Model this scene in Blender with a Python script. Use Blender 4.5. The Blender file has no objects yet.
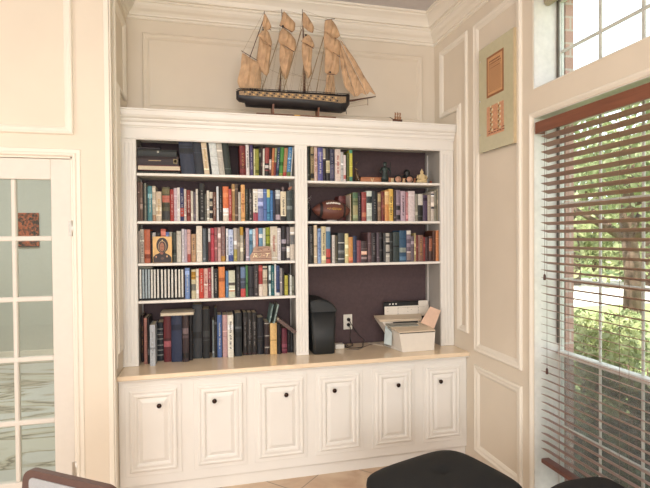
import bpy, math, random
import numpy as np
from mathutils import Vector, Matrix
random.seed(7)
SC = bpy.context.scene
COL = SC.collection

# ------------------------------------------------------------------ camera
YAW, PITCH, ROLL, FPX = -.2379, -.0147, -.0078, 478.778
CAM = np.array([-1.7962, -3.5859, 1.6])
_f = np.array([-math.sin(YAW)*math.cos(PITCH), math.cos(YAW)*math.cos(PITCH), math.sin(PITCH)])
_r = np.array([math.cos(YAW), math.sin(YAW), 0.0]); _u = np.cross(_r, _f)
_r, _u = math.cos(ROLL)*_r + math.sin(ROLL)*_u, -math.sin(ROLL)*_r + math.cos(ROLL)*_u
def at(px, py, ax, val):
    """point of the real plane x/y/z = val that the photo shows at px, py"""
    d = _f + _r*(px-325)/FPX + _u*(244-py)/FPX
    return CAM + (val-CAM[ax])/d[ax]*d
cd = bpy.data.cameras.new('camera'); cam = bpy.data.objects.new('camera', cd); COL.objects.link(cam)
cd.sensor_width = 36; cd.lens = FPX*36/650; cd.clip_start = .05; cd.clip_end = 300
cam.matrix_world = Matrix(((_r[0], _u[0], -_f[0], CAM[0]), (_r[1], _u[1], -_f[1], CAM[1]),
                           (_r[2], _u[2], -_f[2], CAM[2]), (0, 0, 0, 1)))
SC.camera = cam

# ------------------------------------------------------------------ light
SC.view_settings.view_transform = 'Standard'; SC.view_settings.look = 'None'
SC.view_settings.gamma = 1; SC.view_settings.use_curve_mapping = False
SC.view_settings.exposure = -.10
w = bpy.data.worlds.new('sky'); SC.world = w; w.use_nodes = True
bg = w.node_tree.nodes['Background']; bg.inputs[0].default_value = (.86, .93, 1, 1); bg.inputs[1].default_value = 2.8
def area(name, loc, size, power, color, rot=(0, 0, 0)):
    l = bpy.data.lights.new(name, 'AREA'); l.shape = 'RECTANGLE'; l.size, l.size_y = size; l.energy = power; l.color = color
    o = bpy.data.objects.new(name, l); COL.objects.link(o); o.location = loc; o.rotation_euler = rot
    return o
sun = bpy.data.lights.new('sun', 'SUN'); sun.energy = 11; sun.angle = .01; sun.color = (1, .95, .85)
so = bpy.data.objects.new('sun', sun); COL.objects.link(so)
so.rotation_euler = Vector((.45, .25, -.86)).to_track_quat('-Z', 'Y').to_euler()
area('room_ceiling_light', (-2.6, -4.3, 3.28), (1.8, 1.8), 84, (1, .93, .83))
area('rear_fill_light', (-1.9, -7.3, 1.7), (3.0, 2.3), 170, (.93, .97, 1), (math.radians(90), 0, 0))  # added frontal fill from behind the camera; the rear wall has no window
area('side_fill_light', (-6.3, -3.6, 1.8), (2.4, 2.2), 95, (.96, .98, 1), (math.radians(90), 0, math.radians(-90)))  # added fill to brighten the right wall; the left wall is closed
area('next_room_light', (-4.3, 1.4, 3.2), (1.2, 1.2), 80, (.95, .98, 1))

# ------------------------------------------------------------------ materials
def lin(c):
    out = []
    for v in c[:3]:
        v /= 255
        out.append(v/12.92 if v <= .04045 else ((v+.055)/1.055)**2.4)
    return (*out, 1)
_m = {}
def mat(name, rgb, rough=.5, metal=0, var=.06, scale=30, bump=0, bscale=200, coat=0, spec=.5):
    key = (name, rgb, rough)
    if key in _m: return _m[key]
    m = bpy.data.materials.new(name); m.use_nodes = True; nt = m.node_tree
    b = nt.nodes['Principled BSDF']; b.inputs['Roughness'].default_value = rough; b.inputs['Metallic'].default_value = metal
    b.inputs['Specular IOR Level'].default_value = spec; b.inputs['Coat Weight'].default_value = coat
    c = lin(rgb); tc = nt.nodes.new('ShaderNodeTexCoord')
    n = nt.nodes.new('ShaderNodeTexNoise'); n.inputs['Scale'].default_value = scale; n.inputs['Detail'].default_value = 3
    nt.links.new(tc.outputs['Object'], n.inputs['Vector'])
    r = nt.nodes.new('ShaderNodeValToRGB'); nt.links.new(n.outputs['Fac'], r.inputs[0])
    r.color_ramp.elements[0].position = .3; r.color_ramp.elements[1].position = .7
    r.color_ramp.elements[0].color = (*[max(0, v*(1-var)) for v in c[:3]], 1)
    r.color_ramp.elements[1].color = (*[min(1, v*(1+var)) for v in c[:3]], 1)
    nt.links.new(r.outputs[0], b.inputs['Base Color'])
    if bump:
        n2 = nt.nodes.new('ShaderNodeTexNoise'); n2.inputs['Scale'].default_value = bscale
        bp = nt.nodes.new('ShaderNodeBump'); bp.inputs['Strength'].default_value = bump; bp.inputs['Distance'].default_value = .002
        nt.links.new(tc.outputs['Object'], n2.inputs['Vector']); nt.links.new(n2.outputs['Fac'], bp.inputs['Height'])
        nt.links.new(bp.outputs[0], b.inputs['Normal'])
    _m[key] = m; return m
def wave_mat(name, c1, c2, rough, scale, dist, stretch=(1, 1, 1), coat=0, thresh=(.2, .8), bump=0):
    m = bpy.data.materials.new(name); m.use_nodes = True; nt = m.node_tree
    b = nt.nodes['Principled BSDF']; b.inputs['Roughness'].default_value = rough; b.inputs['Coat Weight'].default_value = coat
    tc = nt.nodes.new('ShaderNodeTexCoord'); mp = nt.nodes.new('ShaderNodeMapping'); mp.inputs['Scale'].default_value = stretch
    nt.links.new(tc.outputs['Object'], mp.inputs[0])
    n = nt.nodes.new('ShaderNodeTexNoise'); n.inputs['Scale'].default_value = scale; n.inputs['Detail'].default_value = 6
    n.inputs['Distortion'].default_value = dist; nt.links.new(mp.outputs[0], n.inputs['Vector'])
    r = nt.nodes.new('ShaderNodeValToRGB'); r.color_ramp.elements[0].position, r.color_ramp.elements[1].position = thresh
    r.color_ramp.elements[0].color = lin(c1); r.color_ramp.elements[1].color = lin(c2)
    nt.links.new(n.outputs['Fac'], r.inputs[0]); nt.links.new(r.outputs[0], b.inputs['Base Color'])
    return m
def glass_mat(name, tint=(1, 1, 1), gloss=.07):
    m = bpy.data.materials.new(name); m.use_nodes = True; nt = m.node_tree; nt.nodes.clear()
    o = nt.nodes.new('ShaderNodeOutputMaterial'); mx = nt.nodes.new('ShaderNodeMixShader'); mx.inputs[0].default_value = gloss
    t = nt.nodes.new('ShaderNodeBsdfTransparent'); t.inputs[0].default_value = (*tint, 1)
    g = nt.nodes.new('ShaderNodeBsdfGlossy'); g.inputs['Roughness'].default_value = .03
    nt.links.new(t.outputs[0], mx.inputs[1]); nt.links.new(g.outputs[0], mx.inputs[2]); nt.links.new(mx.outputs[0], o.inputs[0])
    return m
M_WALL = mat('wall_paint', (224, 212, 194), .55, var=.02, scale=4)
M_TRIM = mat('trim_paint', (235, 227, 213), .42, var=.015, scale=5)
M_CAB = mat('cabinet_paint', (234, 230, 223), .38, var=.015, scale=5)
M_CEIL = mat('ceiling_paint', (205, 200, 200), .8, var=.02)
M_COUNTER = mat('counter_paint', (236, 214, 184), .2, var=.03, scale=8, coat=.3)
M_BACK = mat('plum_back_panel', (80, 63, 65), .75, var=.1, scale=60, bump=.3)
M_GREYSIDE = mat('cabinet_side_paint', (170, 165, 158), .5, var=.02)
M_GREEN = mat('next_room_wall', (202, 201, 190), .7, var=.02)
M_BLACK = mat('black_plastic', (26, 28, 30), .4, var=.1)
M_METAL = mat('dark_bronze', (62, 48, 42), .25, 1, var=.1)
M_CHROME = mat('satin_steel', (190, 188, 182), .3, 1)
M_PAGES = mat('book_pages', (215, 203, 178), .8, var=.08, scale=300)
M_GLASS = glass_mat('window_glass', (.96, .98, .97), .05)
M_SCREEN = bpy.data.materials.new('insect_mesh'); M_SCREEN.use_nodes = True; _n = M_SCREEN.node_tree; _t = _n.nodes.new('ShaderNodeBsdfTransparent'); _x = _n.nodes.new('ShaderNodeMixShader')
_x.inputs[0].default_value = .38; _n.nodes['Principled BSDF'].inputs['Base Color'].default_value = lin((150, 150, 150)); _n.nodes['Principled BSDF'].inputs['Roughness'].default_value = .9
_n.links.new(_t.outputs[0], _x.inputs[1]); _n.links.new(_n.nodes['Principled BSDF'].outputs[0], _x.inputs[2]); _n.links.new(_x.outputs[0], _n.nodes['Material Output'].inputs[0])
M_DGLASS = glass_mat('door_glass', (.93, .96, .94), .06)
M_VINYL = mat('window_vinyl', (215, 212, 205), .4)
M_ALU = mat('window_channel', (88, 82, 72), .5)
M_BLIND = wave_mat('blind_walnut', (146, 110, 96), (168, 132, 116), .42, 6, .4, (8, .6, 8))
M_VAL = wave_mat('valance_cherry', (112, 66, 50), (136, 86, 64), .35, 6, .4, (8, .6, 8))
M_WHITEPL = mat('white_plastic', (228, 224, 214), .35, var=.02)
M_CORD = mat('cord', (120, 95, 80), .7)

# ------------------------------------------------------------------ mesh helpers
class MB:
    def __init__(s): s.v = []; s.f = []; s.mi = []; s.mats = []; s.sm = []
    def m(s, mt):
        if mt not in s.mats: s.mats.append(mt)
        return s.mats.index(mt)
    def add(s, vs, fs, mt, smooth=False):
        b = len(s.v); s.v += [tuple(map(float, p)) for p in vs]; k = s.m(mt)
        for f in fs: s.f.append([b+i for i in f]); s.mi.append(k); s.sm.append(smooth)
        return s
    def box(s, x0, y0, z0, x1, y1, z1, mt, c=0):
        x0, x1 = sorted((x0, x1)); y0, y1 = sorted((y0, y1)); z0, z1 = sorted((z0, z1))
        c = min(c, (x1-x0)*.45, (y1-y0)*.45, (z1-z0)*.45)
        if c <= 0:
            vs = [(x, y, z) for z in (z0, z1) for y in (y0, y1) for x in (x0, x1)]
            return s.add(vs, [(0, 2, 3, 1), (4, 5, 7, 6), (0, 1, 5, 4), (2, 6, 7, 3), (0, 4, 6, 2), (1, 3, 7, 5)], mt)
        # chamfered box: 24 verts
        vs = []; idx = {}
        for ix, X in enumerate((x0, x1)):
            for iy, Y in enumerate((y0, y1)):
                for iz, Z in enumerate((z0, z1)):
                    sx, sy, sz = 1-2*ix, 1-2*iy, 1-2*iz
                    for a, p in enumerate(((X, Y+sy*c, Z+sz*c), (X+sx*c, Y, Z+sz*c), (X+sx*c, Y+sy*c, Z))):
                        idx[ix, iy, iz, a] = len(vs); vs.append(p)
        fs = []
        for i in (0, 1):
            q = [idx[i, 0, 0, 0], idx[i, 1, 0, 0], idx[i, 1, 1, 0], idx[i, 0, 1, 0]]; fs.append(q if i else q[::-1])
            q = [idx[0, i, 0, 1], idx[1, i, 0, 1], idx[1, i, 1, 1], idx[0, i, 1, 1]]; fs.append(q[::-1] if i else q)
            q = [idx[0, 0, i, 2], idx[1, 0, i, 2], idx[1, 1, i, 2], idx[0, 1, i, 2]]; fs.append(q if i else q[::-1])
            for j in (0, 1):
                fs.append([idx[0, i, j, 1], idx[1, i, j, 1], idx[1, i, j, 2], idx[0, i, j, 2]])
                fs.append([idx[i, 0, j, 0], idx[i, 1, j, 0], idx[i, 1, j, 2], idx[i, 0, j, 2]])
                fs.append([idx[i, j, 0, 0], idx[i, j, 1, 0], idx[i, j, 1, 1], idx[i, j, 0, 1]])
        for i in (0, 1):
            for j in (0, 1):
                for k in (0, 1): fs.append([idx[i, j, k, a] for a in (0, 1, 2)])
        return s.add(vs, fs, mt)
    def prism(s, pts, d, mt, smooth=False):
        """closed polygon pts (3D) extruded by vector d"""
        n = len(pts); d = Vector(d)
        vs = [Vector(p) for p in pts] + [Vector(p)+d for p in pts]
        return s.add(vs, [tuple(range(n))[::-1], tuple(range(n, 2*n))] + [(i, (i+1) % n, n+(i+1) % n, n+i) for i in range(n)], mt, smooth)
    def hexa(s, bot, top, mt):
        return s.add(list(bot)+list(top), [(3, 2, 1, 0), (4, 5, 6, 7)]+[(i, (i+1) % 4, 4+(i+1) % 4, 4+i) for i in range(4)], mt)
    def tube(s, pts, r, mt, n=8, smooth=True):
        pts = [Vector(p) for p in pts]; rs = r if isinstance(r, (list, tuple)) else [r]*len(pts)
        vs = []; up = Vector((0, 0, 1))
        for i, p in enumerate(pts):
            t = (pts[min(i+1, len(pts)-1)]-pts[max(i-1, 0)]).normalized()
            a = t.cross(up)
            if a.length < .1: a = t.cross(Vector((1, 0, 0)))
            a.normalize(); b = t.cross(a)
            for k in range(n):
                q = 2*math.pi*k/n; vs.append(p+(a*math.cos(q)+b*math.sin(q))*rs[i])
        fs = [(i*n+k, i*n+(k+1) % n, (i+1)*n+(k+1) % n, (i+1)*n+k) for i in range(len(pts)-1) for k in range(n)]
        s.add(vs, fs, mt, smooth)
        m = len(pts)*n; b = len(s.v)-m
        for f in (list(range(n))[::-1], list(range(m-n, m))): s.f.append([b+i for i in f]); s.mi.append(s.m(mt)); s.sm.append(False)
        return s
    def lathe(s, prof, loc, mt, n=20, axis=(0, 0, 1), sc=(1, 1), smooth=True):
        A = Vector(axis).normalized(); B = A.orthogonal().normalized(); C = A.cross(B); loc = Vector(loc); vs = []
        if abs(A.z) > .99: B, C = Vector((1, 0, 0)), Vector((0, 1, 0))
        for r, h in prof:
            for k in range(n):
                q = 2*math.pi*k/n; vs.append(loc+A*h+B*(r*math.cos(q)*sc[0])+C*(r*math.sin(q)*sc[1]))
        m = len(prof)
        fs = [(i*n+k, i*n+(k+1) % n, (i+1)*n+(k+1) % n, (i+1)*n+k) for i in range(m-1) for k in range(n)]
        s.add(vs, fs, mt, smooth)
        b = len(s.v)-m*n
        for f in (list(range(n))[::-1], list(range(m*n-n, m*n))): s.f.append([b+i for i in f]); s.mi.append(s.m(mt)); s.sm.append(False)
        return s
    def sweep(s, path, prof, fn, mt, closed=True, smooth=False):
        """2D path with mitred corners; prof = [(offset to the left, height)]; fn(u,v,h)->3D"""
        n = len(path); P = [Vector(p) for p in path]; vs = []
        for i in range(n):
            if closed or 0 < i < n-1:
                d0 = (P[i]-P[i-1]).normalized(); d1 = (P[(i+1) % n]-P[i]).normalized()
            elif i == 0: d0 = d1 = (P[1]-P[0]).normalized()
            else: d0 = d1 = (P[i]-P[i-1]).normalized()
            n0 = Vector((-d0.y, d0.x)); n1 = Vector((-d1.y, d1.x)); mm = n0+n1; mm /= mm.length_squared/2
            for o, h in prof: q = P[i]+mm*o; vs.append(fn(q.x, q.y, h))
        k = len(prof)
        fs = []
        for i in range(n if closed else n-1):
            j = (i+1) % n
            for a in range(k-1): fs.append((i*k+a, j*k+a, j*k+a+1, i*k+a+1))
        s.add(vs, fs, mt, smooth)
        if not closed:
            b = len(s.v)-n*k
            for f in (list(range(k)), list(range((n-1)*k, n*k))): s.f.append([b+i for i in f]); s.mi.append(s.m(mt)); s.sm.append(smooth)
        return s
    def build(s, name, parent=None, loc=None, fix=True):
        me = bpy.data.meshes.new(name)
        V = np.array(s.v)
        if loc is not None: V = V-np.array(loc)
        me.from_pydata(V.tolist(), [], s.f)
        for m in s.mats: me.materials.append(m)
        me.polygons.foreach_set('material_index', s.mi); me.polygons.foreach_set('use_smooth', s.sm)
        if fix:
            import bmesh
            bm = bmesh.new(); bm.from_mesh(me); bmesh.ops.recalc_face_normals(bm, faces=bm.faces); bm.to_mesh(me); bm.free()
        me.update()
        o = bpy.data.objects.new(name, me); COL.objects.link(o)
        if loc is not None: o.location = loc
        if parent is not None:
            o.parent = parent
            # children are authored in world coordinates: cancel the parent's placement
            o.matrix_parent_inverse = Matrix.Translation(-Vector(parent.location)) if parent.parent is None else Matrix.Identity(4)
        return o
def tag(o, label=None, cat=None, group=None, kind=None):
    if label: o['label'] = label
    if cat: o['category'] = cat
    if group: o['group'] = group
    if kind: o['kind'] = kind
    return o
def thing(name, label, cat, loc=(0, 0, 0), group=None):
    o = bpy.data.objects.new(name, None); COL.objects.link(o); o.location = loc; o.empty_display_size = .05
    return tag(o, label, cat, group)
def sub(mb, name, parent):
    """sub-part of a part that sits at the world origin of its thing"""
    o = mb.build(name); o.parent = parent
    root = parent.parent
    o.matrix_parent_inverse = Matrix.Translation(-Vector(root.location)) @ Matrix.Identity(4) if False else Matrix.Identity(4)
    return o
def struct(mb, name, label): return tag(mb.build(name), label, name.split('_')[0], None, 'structure')

# ------------------------------------------------------------------ constants of the room
XL = -2.34; YD = -.60; CEIL = 3.345; YB = -.305; ZC = .7735; Z1 = 2.2365; ZT = 2.424
WY0, WY1 = -1.218, -2.32            # window opening along the right wall
LZ0, LZ1 = .08, 2.264; UZ0, UZ1 = 2.426, 2.97
DX0, DX1, DZ = -3.42, -2.545, 2.066
RX0, RY0 = -6.5, -7.5
# floor
m = bpy.data.materials.new('stone_tile_floor'); m.use_nodes = True; nt = m.node_tree; b = nt.nodes['Principled BSDF']
tc = nt.nodes.new('ShaderNodeTexCoord'); mp = nt.nodes.new('ShaderNodeMapping'); mp.inputs['Rotation'].default_value = (0, 0, .785)
br = nt.nodes.new('ShaderNodeTexBrick'); br.offset = 0; br.inputs['Scale'].default_value = 1; br.inputs['Brick Width'].default_value = .45
br.inputs['Row Height'].default_value = .45; br.inputs['Mortar Size'].default_value = .004
nz = nt.nodes.new('ShaderNodeTexNoise'); nz.inputs['Scale'].default_value = 3; nz.inputs['Detail'].default_value = 8; nz.inputs['Distortion'].default_value = 1
rp = nt.nodes.new('ShaderNodeValToRGB'); rp.color_ramp.elements[0].position = .3; rp.color_ramp.elements[1].position = .7
rp.color_ramp.elements[0].color = lin((178, 140, 112)); rp.color_ramp.elements[1].color = lin((222, 200, 172))
nt.links.new(tc.outputs['Object'], mp.inputs[0]); nt.links.new(mp.outputs[0], br.inputs[0]); nt.links.new(tc.outputs['Object'], nz.inputs[0])
nt.links.new(nz.outputs['Fac'], rp.inputs[0]); nt.links.new(rp.outputs[0], br.inputs['Color1']); nt.links.new(rp.outputs[0], br.inputs['Color2'])
br.inputs['Mortar'].default_value = lin((150, 130, 110)); nt.links.new(br.outputs[0], b.inputs['Base Color']); b.inputs['Roughness'].default_value = .3
M_FLOOR = m
m = bpy.data.materials.new('veined_marble'); m.use_nodes = True; nt = m.node_tree; b = nt.nodes['Principled BSDF']
tc = nt.nodes.new('ShaderNodeTexCoord'); mp = nt.nodes.new('ShaderNodeMapping'); mp.inputs['Scale'].default_value = (.5, 1.6, 1); mp.inputs['Rotation'].default_value = (0, 0, .25)
nz = nt.nodes.new('ShaderNodeTexNoise'); nz.inputs['Scale'].default_value = 1.3; nz.inputs['Detail'].default_value = 9; nz.inputs['Distortion'].default_value = 1.2
rp = nt.nodes.new('ShaderNodeValToRGB'); cr = rp.color_ramp
cr.elements[0].position = 0; cr.elements[0].color = lin((205, 205, 200)); cr.elements[1].position = 1; cr.elements[1].color = lin((205, 195, 168))
for p, c in ((.44, (212, 210, 204)), (.485, (185, 178, 160)), (.5, (128, 122, 108)), (.515, (196, 188, 168)), (.56, (212, 208, 196))):
    e = cr.elements.new(p); e.color = lin(c)
nt.links.new(tc.outputs['Object'], mp.inputs[0]); nt.links.new(mp.outputs[0], nz.inputs[0]); nt.links.new(nz.outputs['Fac'], rp.inputs[0])
nt.links.new(rp.outputs[0], b.inputs['Base Color']); b.inputs['Roughness'].default_value = .18
M_MARBLE = m

struct(MB().box(RX0, RY0, -.1, .0, YD+.06, 0, M_FLOOR).box(XL-.06, YD+.06, -.1, 0, 0, 0, M_FLOOR), 'floor', 'beige stone tile floor of the study')
struct(MB().box(RX0, YD+.06, -.1, XL-.06, 3.5, 0, M_MARBLE), 'floor_next_room', 'polished veined marble floor beyond the glass door')
struct(MB().box(RX0-.1, RY0-.1, CEIL, .28, 3.6, CEIL+.15, M_CEIL), 'ceiling', 'flat pale grey ceiling')
struct(MB().box(XL-.12, 0, 0, 0, .12, CEIL, M_WALL), 'wall_back', 'cream panelled wall behind the built-in bookcase')
mb = MB()
for z0, z1, y0, y1 in ((0, CEIL, .12, WY0), (0, CEIL, WY1, RY0), (0, LZ0, WY0, WY1), (LZ1, UZ0, WY0, WY1), (UZ1, CEIL, WY0, WY1)):
    mb.box(0, y0, z0, .20, y1, z1, M_WALL)
struct(mb, 'wall_right', 'cream wall with the blinded window')
# brick veneer outside
M_BRICK = bpy.data.materials.new('brick_veneer'); M_BRICK.use_nodes = True; nt = M_BRICK.node_tree; b = nt.nodes['Principled BSDF']
tc = nt.nodes.new('ShaderNodeTexCoord'); sx = nt.nodes.new('ShaderNodeSeparateXYZ'); cx = nt.nodes.new('ShaderNodeCombineXYZ'); ad = nt.nodes.new('ShaderNodeMath')
nt.links.new(tc.outputs['Object'], sx.inputs[0]); nt.links.new(sx.outputs[0], ad.inputs[0]); nt.links.new(sx.outputs[1], ad.inputs[1])
nt.links.new(ad.outputs[0], cx.inputs[0]); nt.links.new(sx.outputs[2], cx.inputs[1])
br = nt.nodes.new('ShaderNodeTexBrick'); br.inputs['Scale'].default_value = 1; br.inputs['Brick Width'].default_value = .2; br.inputs['Row Height'].default_value = .075
br.inputs['Mortar Size'].default_value = .006; br.inputs['Color1'].default_value = lin((192, 152, 140)); br.inputs['Color2'].default_value = lin((176, 136, 124)); br.inputs['Mortar'].default_value = lin((190, 176, 165))
nt.links.new(cx.outputs[0], br.inputs[0]); nt.links.new(br.outputs[0], b.inputs['Base Color']); b.inputs['Roughness'].default_value = .9
mb = MB()
for z0, z1, y0, y1 in ((-.4, CEIL, 3.6, WY0-.015), (-.4, CEIL, WY1-.03, RY0), (-.4, LZ0-.03, WY0-.015, WY1-.03), (LZ1-.02, UZ0+.02, WY0-.015, WY1-.03), (UZ1, CEIL, WY0-.015, WY1-.03)):
    mb.box(.201, y0, z0, .255, y1, z1, M_BRICK)
struct(mb, 'wall_outside', 'pinkish brick outer face of the house around the window')
mb = MB().box(RX0, YD, 0, DX0, YD+.12, CEIL, M_WALL).box(DX1, YD, 0, XL, YD+.12, CEIL, M_WALL).box(DX0, YD, DZ, DX1, YD+.12, CEIL, M_WALL)
mb.box(XL-.12, YD+.12, 0, XL, 0, CEIL, M_WALL)
struct(mb, 'wall_left', 'cream panelled wall with the glass door')
struct(MB().box(RX0-.1, RY0, 0, RX0, 3.6, CEIL, M_WALL), 'wall_far_left', 'cream side wall')
struct(MB().box(RX0, RY0-.1, 0, 0, RY0, CEIL, M_WALL), 'wall_behind', 'cream wall behind the viewer')
struct(MB().box(RX0, 3.45, 0, .0, 3.55, CEIL, M_GREEN).box(XL-.12, .12, 0, XL-.02, 3.45, CEIL, M_GREEN), 'wall_next_room', 'pale green wall seen through the glass door')
struct(MB().box(RX0, 3.42, 0, XL-.13, 3.45, .14, M_TRIM, .004), 'baseboard_next_room', 'white baseboard of the next room')

# ------------------------------------------------------------------ mouldings
CROWN = [(0, 0), (.145, 0), (.145, -.014), (.132, -.02), (.13, -.03), (.112, -.045), (.095, -.066), (.086, -.09), (.086, -.098), (.072, -.1),
         (.072, -.112), (.064, -.118), (.062, -.135), (.05, -.152), (.034, -.165), (.024, -.18), (.022, -.188), (.012, -.192), (.012, -.206), (.004, -.212), (0, -.212)]
# path runs so that the room is on the left
path = [(0, RY0), (0, 0), (XL, 0), (XL, YD), (RX0, YD)]
struct(MB().sweep(path, CROWN, lambda u, v, h: (u, v, CEIL+h), M_TRIM, closed=False), 'trim_1', 'deep stepped cream crown moulding under the ceiling')
PM = [(0, 0), (0, .010), (.004, .016), (.010, .018), (.016, .014), (.022, .012), (.030, .012), (.036, .008), (.042, .004), (.045, .0)]
def pm(k): return [(o*k, h) for o, h in PM]
fb = lambda u, v, h: (u, 0-h, v)                 # on the back wall
fr = lambda u, v, h: (0-h, -u, v)                # on the right wall, u = distance from the corner
fl = lambda u, v, h: (XL+h, -u, v)
fd = lambda u, v, h: (u, YD-h, v)
def rect(u0, v0, u1, v1): return [(u0, v0), (u1, v0), (u1, v1), (u0, v1)]
struct(MB().sweep(rect(-2.235, 2.5, -.112, 3.045), pm(1), fb, M_WALL), 'trim_2', 'panel moulding on the wall above the bookcase')
LP = [(.108, 2.525), (.375, 2.525), (.375, .905), (.515, .905), (.515, 3.05), (.108, 3.05)]
struct(MB().sweep(LP, pm(1), fr, M_TRIM), 'trim_3', 'notched panel moulding on the right wall around the bookcase end')
struct(MB().sweep(rect(.60, .800, 1.118, 3.05), pm(1.25), fr, M_TRIM), 'trim_4', 'tall panel moulding around the hanging documents')
struct(MB().sweep(rect(.60, .10, 1.118, .705), pm(1.25), fr, M_TRIM), 'trim_5', 'low panel moulding beside the window')
struct(MB().sweep([(a*.95+.02, b) for a, b in LP], pm(1), fl, M_TRIM), 'trim_6', 'notched panel moulding on the left return beside the bookcase')
struct(MB().sweep(rect(-3.55, 2.19, -2.535, 3.1), pm(1.0), fd, M_TRIM), 'trim_7', 'panel moulding above the glass door')
struct(MB().box(XL-.03, YD-.012, 0, XL-.002, YD, CEIL-.2, M_TRIM, .003).box(XL, YD-.012, 0, XL+.008, YD+.035, CEIL-.2, M_TRIM, .003).box(XL, YD+.07, ZC+.05, XL+.008, YD+.1, CEIL-.2, M_TRIM, .002),
       'trim_8', 'corner trim strip between door wall and bookcase niche')
# window casing + stool
mb = MB()
cas = [(0, 0), (0, .008), (.006, .012), (.014, .010), (.02, .006), (.026, .004), (.026, 0)]
mb.sweep(rect(-WY0-.03, LZ0-.03, -WY1+.03, LZ1+.03), cas, fr, M_TRIM)
mb.sweep(rect(-WY0-.004, UZ0-.004, -WY1+.004, UZ1+.004), [(0, 0), (0, .003), (.004, .003), (.004, 0)], fr, M_TRIM)
struct(mb, 'trim_9', 'thin casing around the window openings')
struct(MB().box(0, RY0, 0, -.014, -.62-.50, .10, M_TRIM, .004), 'baseboard_right', 'cream baseboard under the window')

# ------------------------------------------------------------------ windows
def window(name, label, z0, z1, rows, split=None):
    root = tag(thing(name, label, 'window', (.17, WY0, z0)), kind='structure')
    x0, x1 = .158, .19
    ya, yb = WY0-.001, WY1+.001
    # reveal lining (white) is the jamb
    mb = MB()
    mb.box(.001, ya, z0, .1995, ya-.004, z1, M_VINYL).box(.001, yb, z0, .1995, yb+.004, z1, M_VINYL)
    mb.box(.001, ya-.004, z0, .1995, yb+.004, z0+.004, M_VINYL).box(.001, ya-.004, z1-.004, .1995, yb+.004, z1, M_VINYL)
    mb.build('jamb', root)
    f = MB(); t = .018
    f.box(x0, ya-.004, z0+.004, x1, ya-t, z1-.004, M_VINYL, .003).box(x0, yb+.004, z0+.004, x1, yb+t, z1-.004, M_VINYL, .003)
    f.box(x0, ya-t, z0+.004, x1, yb+t, z0+.045, M_VINYL, .003).box(x0, ya-t, z1-.045, x1, yb+t, z1-.004, M_VINYL, .003)
    f.build('window_frame', root)
    MB().box(x0-.012, ya-.005, z0+.9 if split else z0+.02, x0-.001, ya-.020, z1-.02, M_ALU, .002).build('sash_channel', root)
    MW = .008 if split else .0105
    mu = MB(); W = (ya-t)-(yb+t)
    ys = [-1.512, -1.765, -2.018]
    for y in ys: mu.box(x0+.012, y-MW, z0+.045, x1-.01, y+MW, z1-.045, M_VINYL, .003)
    for z in rows: mu.box(x0+.009, ya-t, z-.009, x1-.011, yb+t, z+.009, M_VINYL, .003)
    mu.build('muntins', root)
    if split: MB().box(x0-.018, ya-t, split-.013, x1+.002, yb+t, split+.013, M_VINYL, .004).build('meeting_rail', root)
    if split: MB().box(x1+.004, ya-t, z0+.02, x1+.006, yb+t, split-.013, M_SCREEN).build('insect_screen', root)
    MB().box(x1-.024, ya-t, z0+.045, x1-.018, yb+t, z1-.045, M_GLASS).build('pane', root)
    return root
window('window_1', 'tall double-hung window behind the wooden blind', LZ0, LZ1, (.50, 1.345, 1.775), .925)
wt = window('window_2', 'clear transom window above the blind', UZ0, UZ1, (2.645,))
mb = MB().tube([(.085, WY0-.012, 2.925), (.085, WY1+.012, 2.925)], .026, mat('roller_shade', (190, 178, 150), .7), 14)
tag(mb.build('roller_shade'), 'rolled up beige shade at the top of the transom window', 'shade')

# ------------------------------------------------------------------ blind
root = thing('window_blind', 'dark brown wooden slat blind with cherry valance covering the lower window', 'blind', (.03, WY0, .33))
ya, yb = WY0-.044, WY1+.020
ya = WY0-.028
MB().box(-.012, ya-.0, 2.168, .004, yb, 2.232, M_VAL, .002).box(.004, ya-.0, 2.168, .05, ya-.01, 2.232, M_VAL, .002).build('valance', root)
MB().box(.012, ya-.014, 2.185, .05, yb, 2.225, M_VAL, .002).build('headrail', root)
ya = WY0-.046
sl = MB(); pitch = .0437; tl = math.radians(-17); n = 0
z = 2.145
while z > .37:
    cx_, w_ = .031, .050
    dx, dz = w_/2*math.cos(tl), w_/2*math.sin(tl)
    a = Vector((cx_-dx, 0, z-dz)); b_ = Vector((cx_+dx, 0, z+dz)); nrm = Vector((-(b_-a).z, 0, (b_-a).x)).normalized()*.0014
    mid = (a+b_)/2+nrm*.8
    pts = [a+nrm*.6, mid+nrm, b_+nrm*.6, b_-nrm*.6, mid-nrm, a-nrm*.6]
    sl.prism([Vector((p.x, ya-.006, p.z)) for p in pts], (0, yb-ya+.006, 0), M_BLIND)
    z -= pitch
sl.build('slats', root)
MB().box(.006, ya-.006, .322, .056, yb, .346, mat('bottom_rail_wood', (112, 72, 62), .4), .003).build('bottom_rail', root)
for y in (-1.42, -1.80, -2.15):
    MB().tube([(.0045, y, 2.19), (.0045, y, .345)], .0009, M_CORD, 5).tube([(.0575, y, 2.19), (.0575, y, .345)], .0009, M_CORD, 5).build('ladder_cord', root)
for y, z0 in ((-1.312, 1.375), (-1.330, .86)):
    c = MB().tube([(-.002, y, 2.17), (-.002, y, z0)], .0010, M_CORD, 5).build('pull_cord', root)
    k = MB().lathe([(.002, .012), (.006, .006), (.0075, -.018), (.005, -.022)], (-.002, y, z0), mat('tassel_wood', (70, 38, 30), .4), 10).build('tassel')
    k.parent = c
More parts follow.
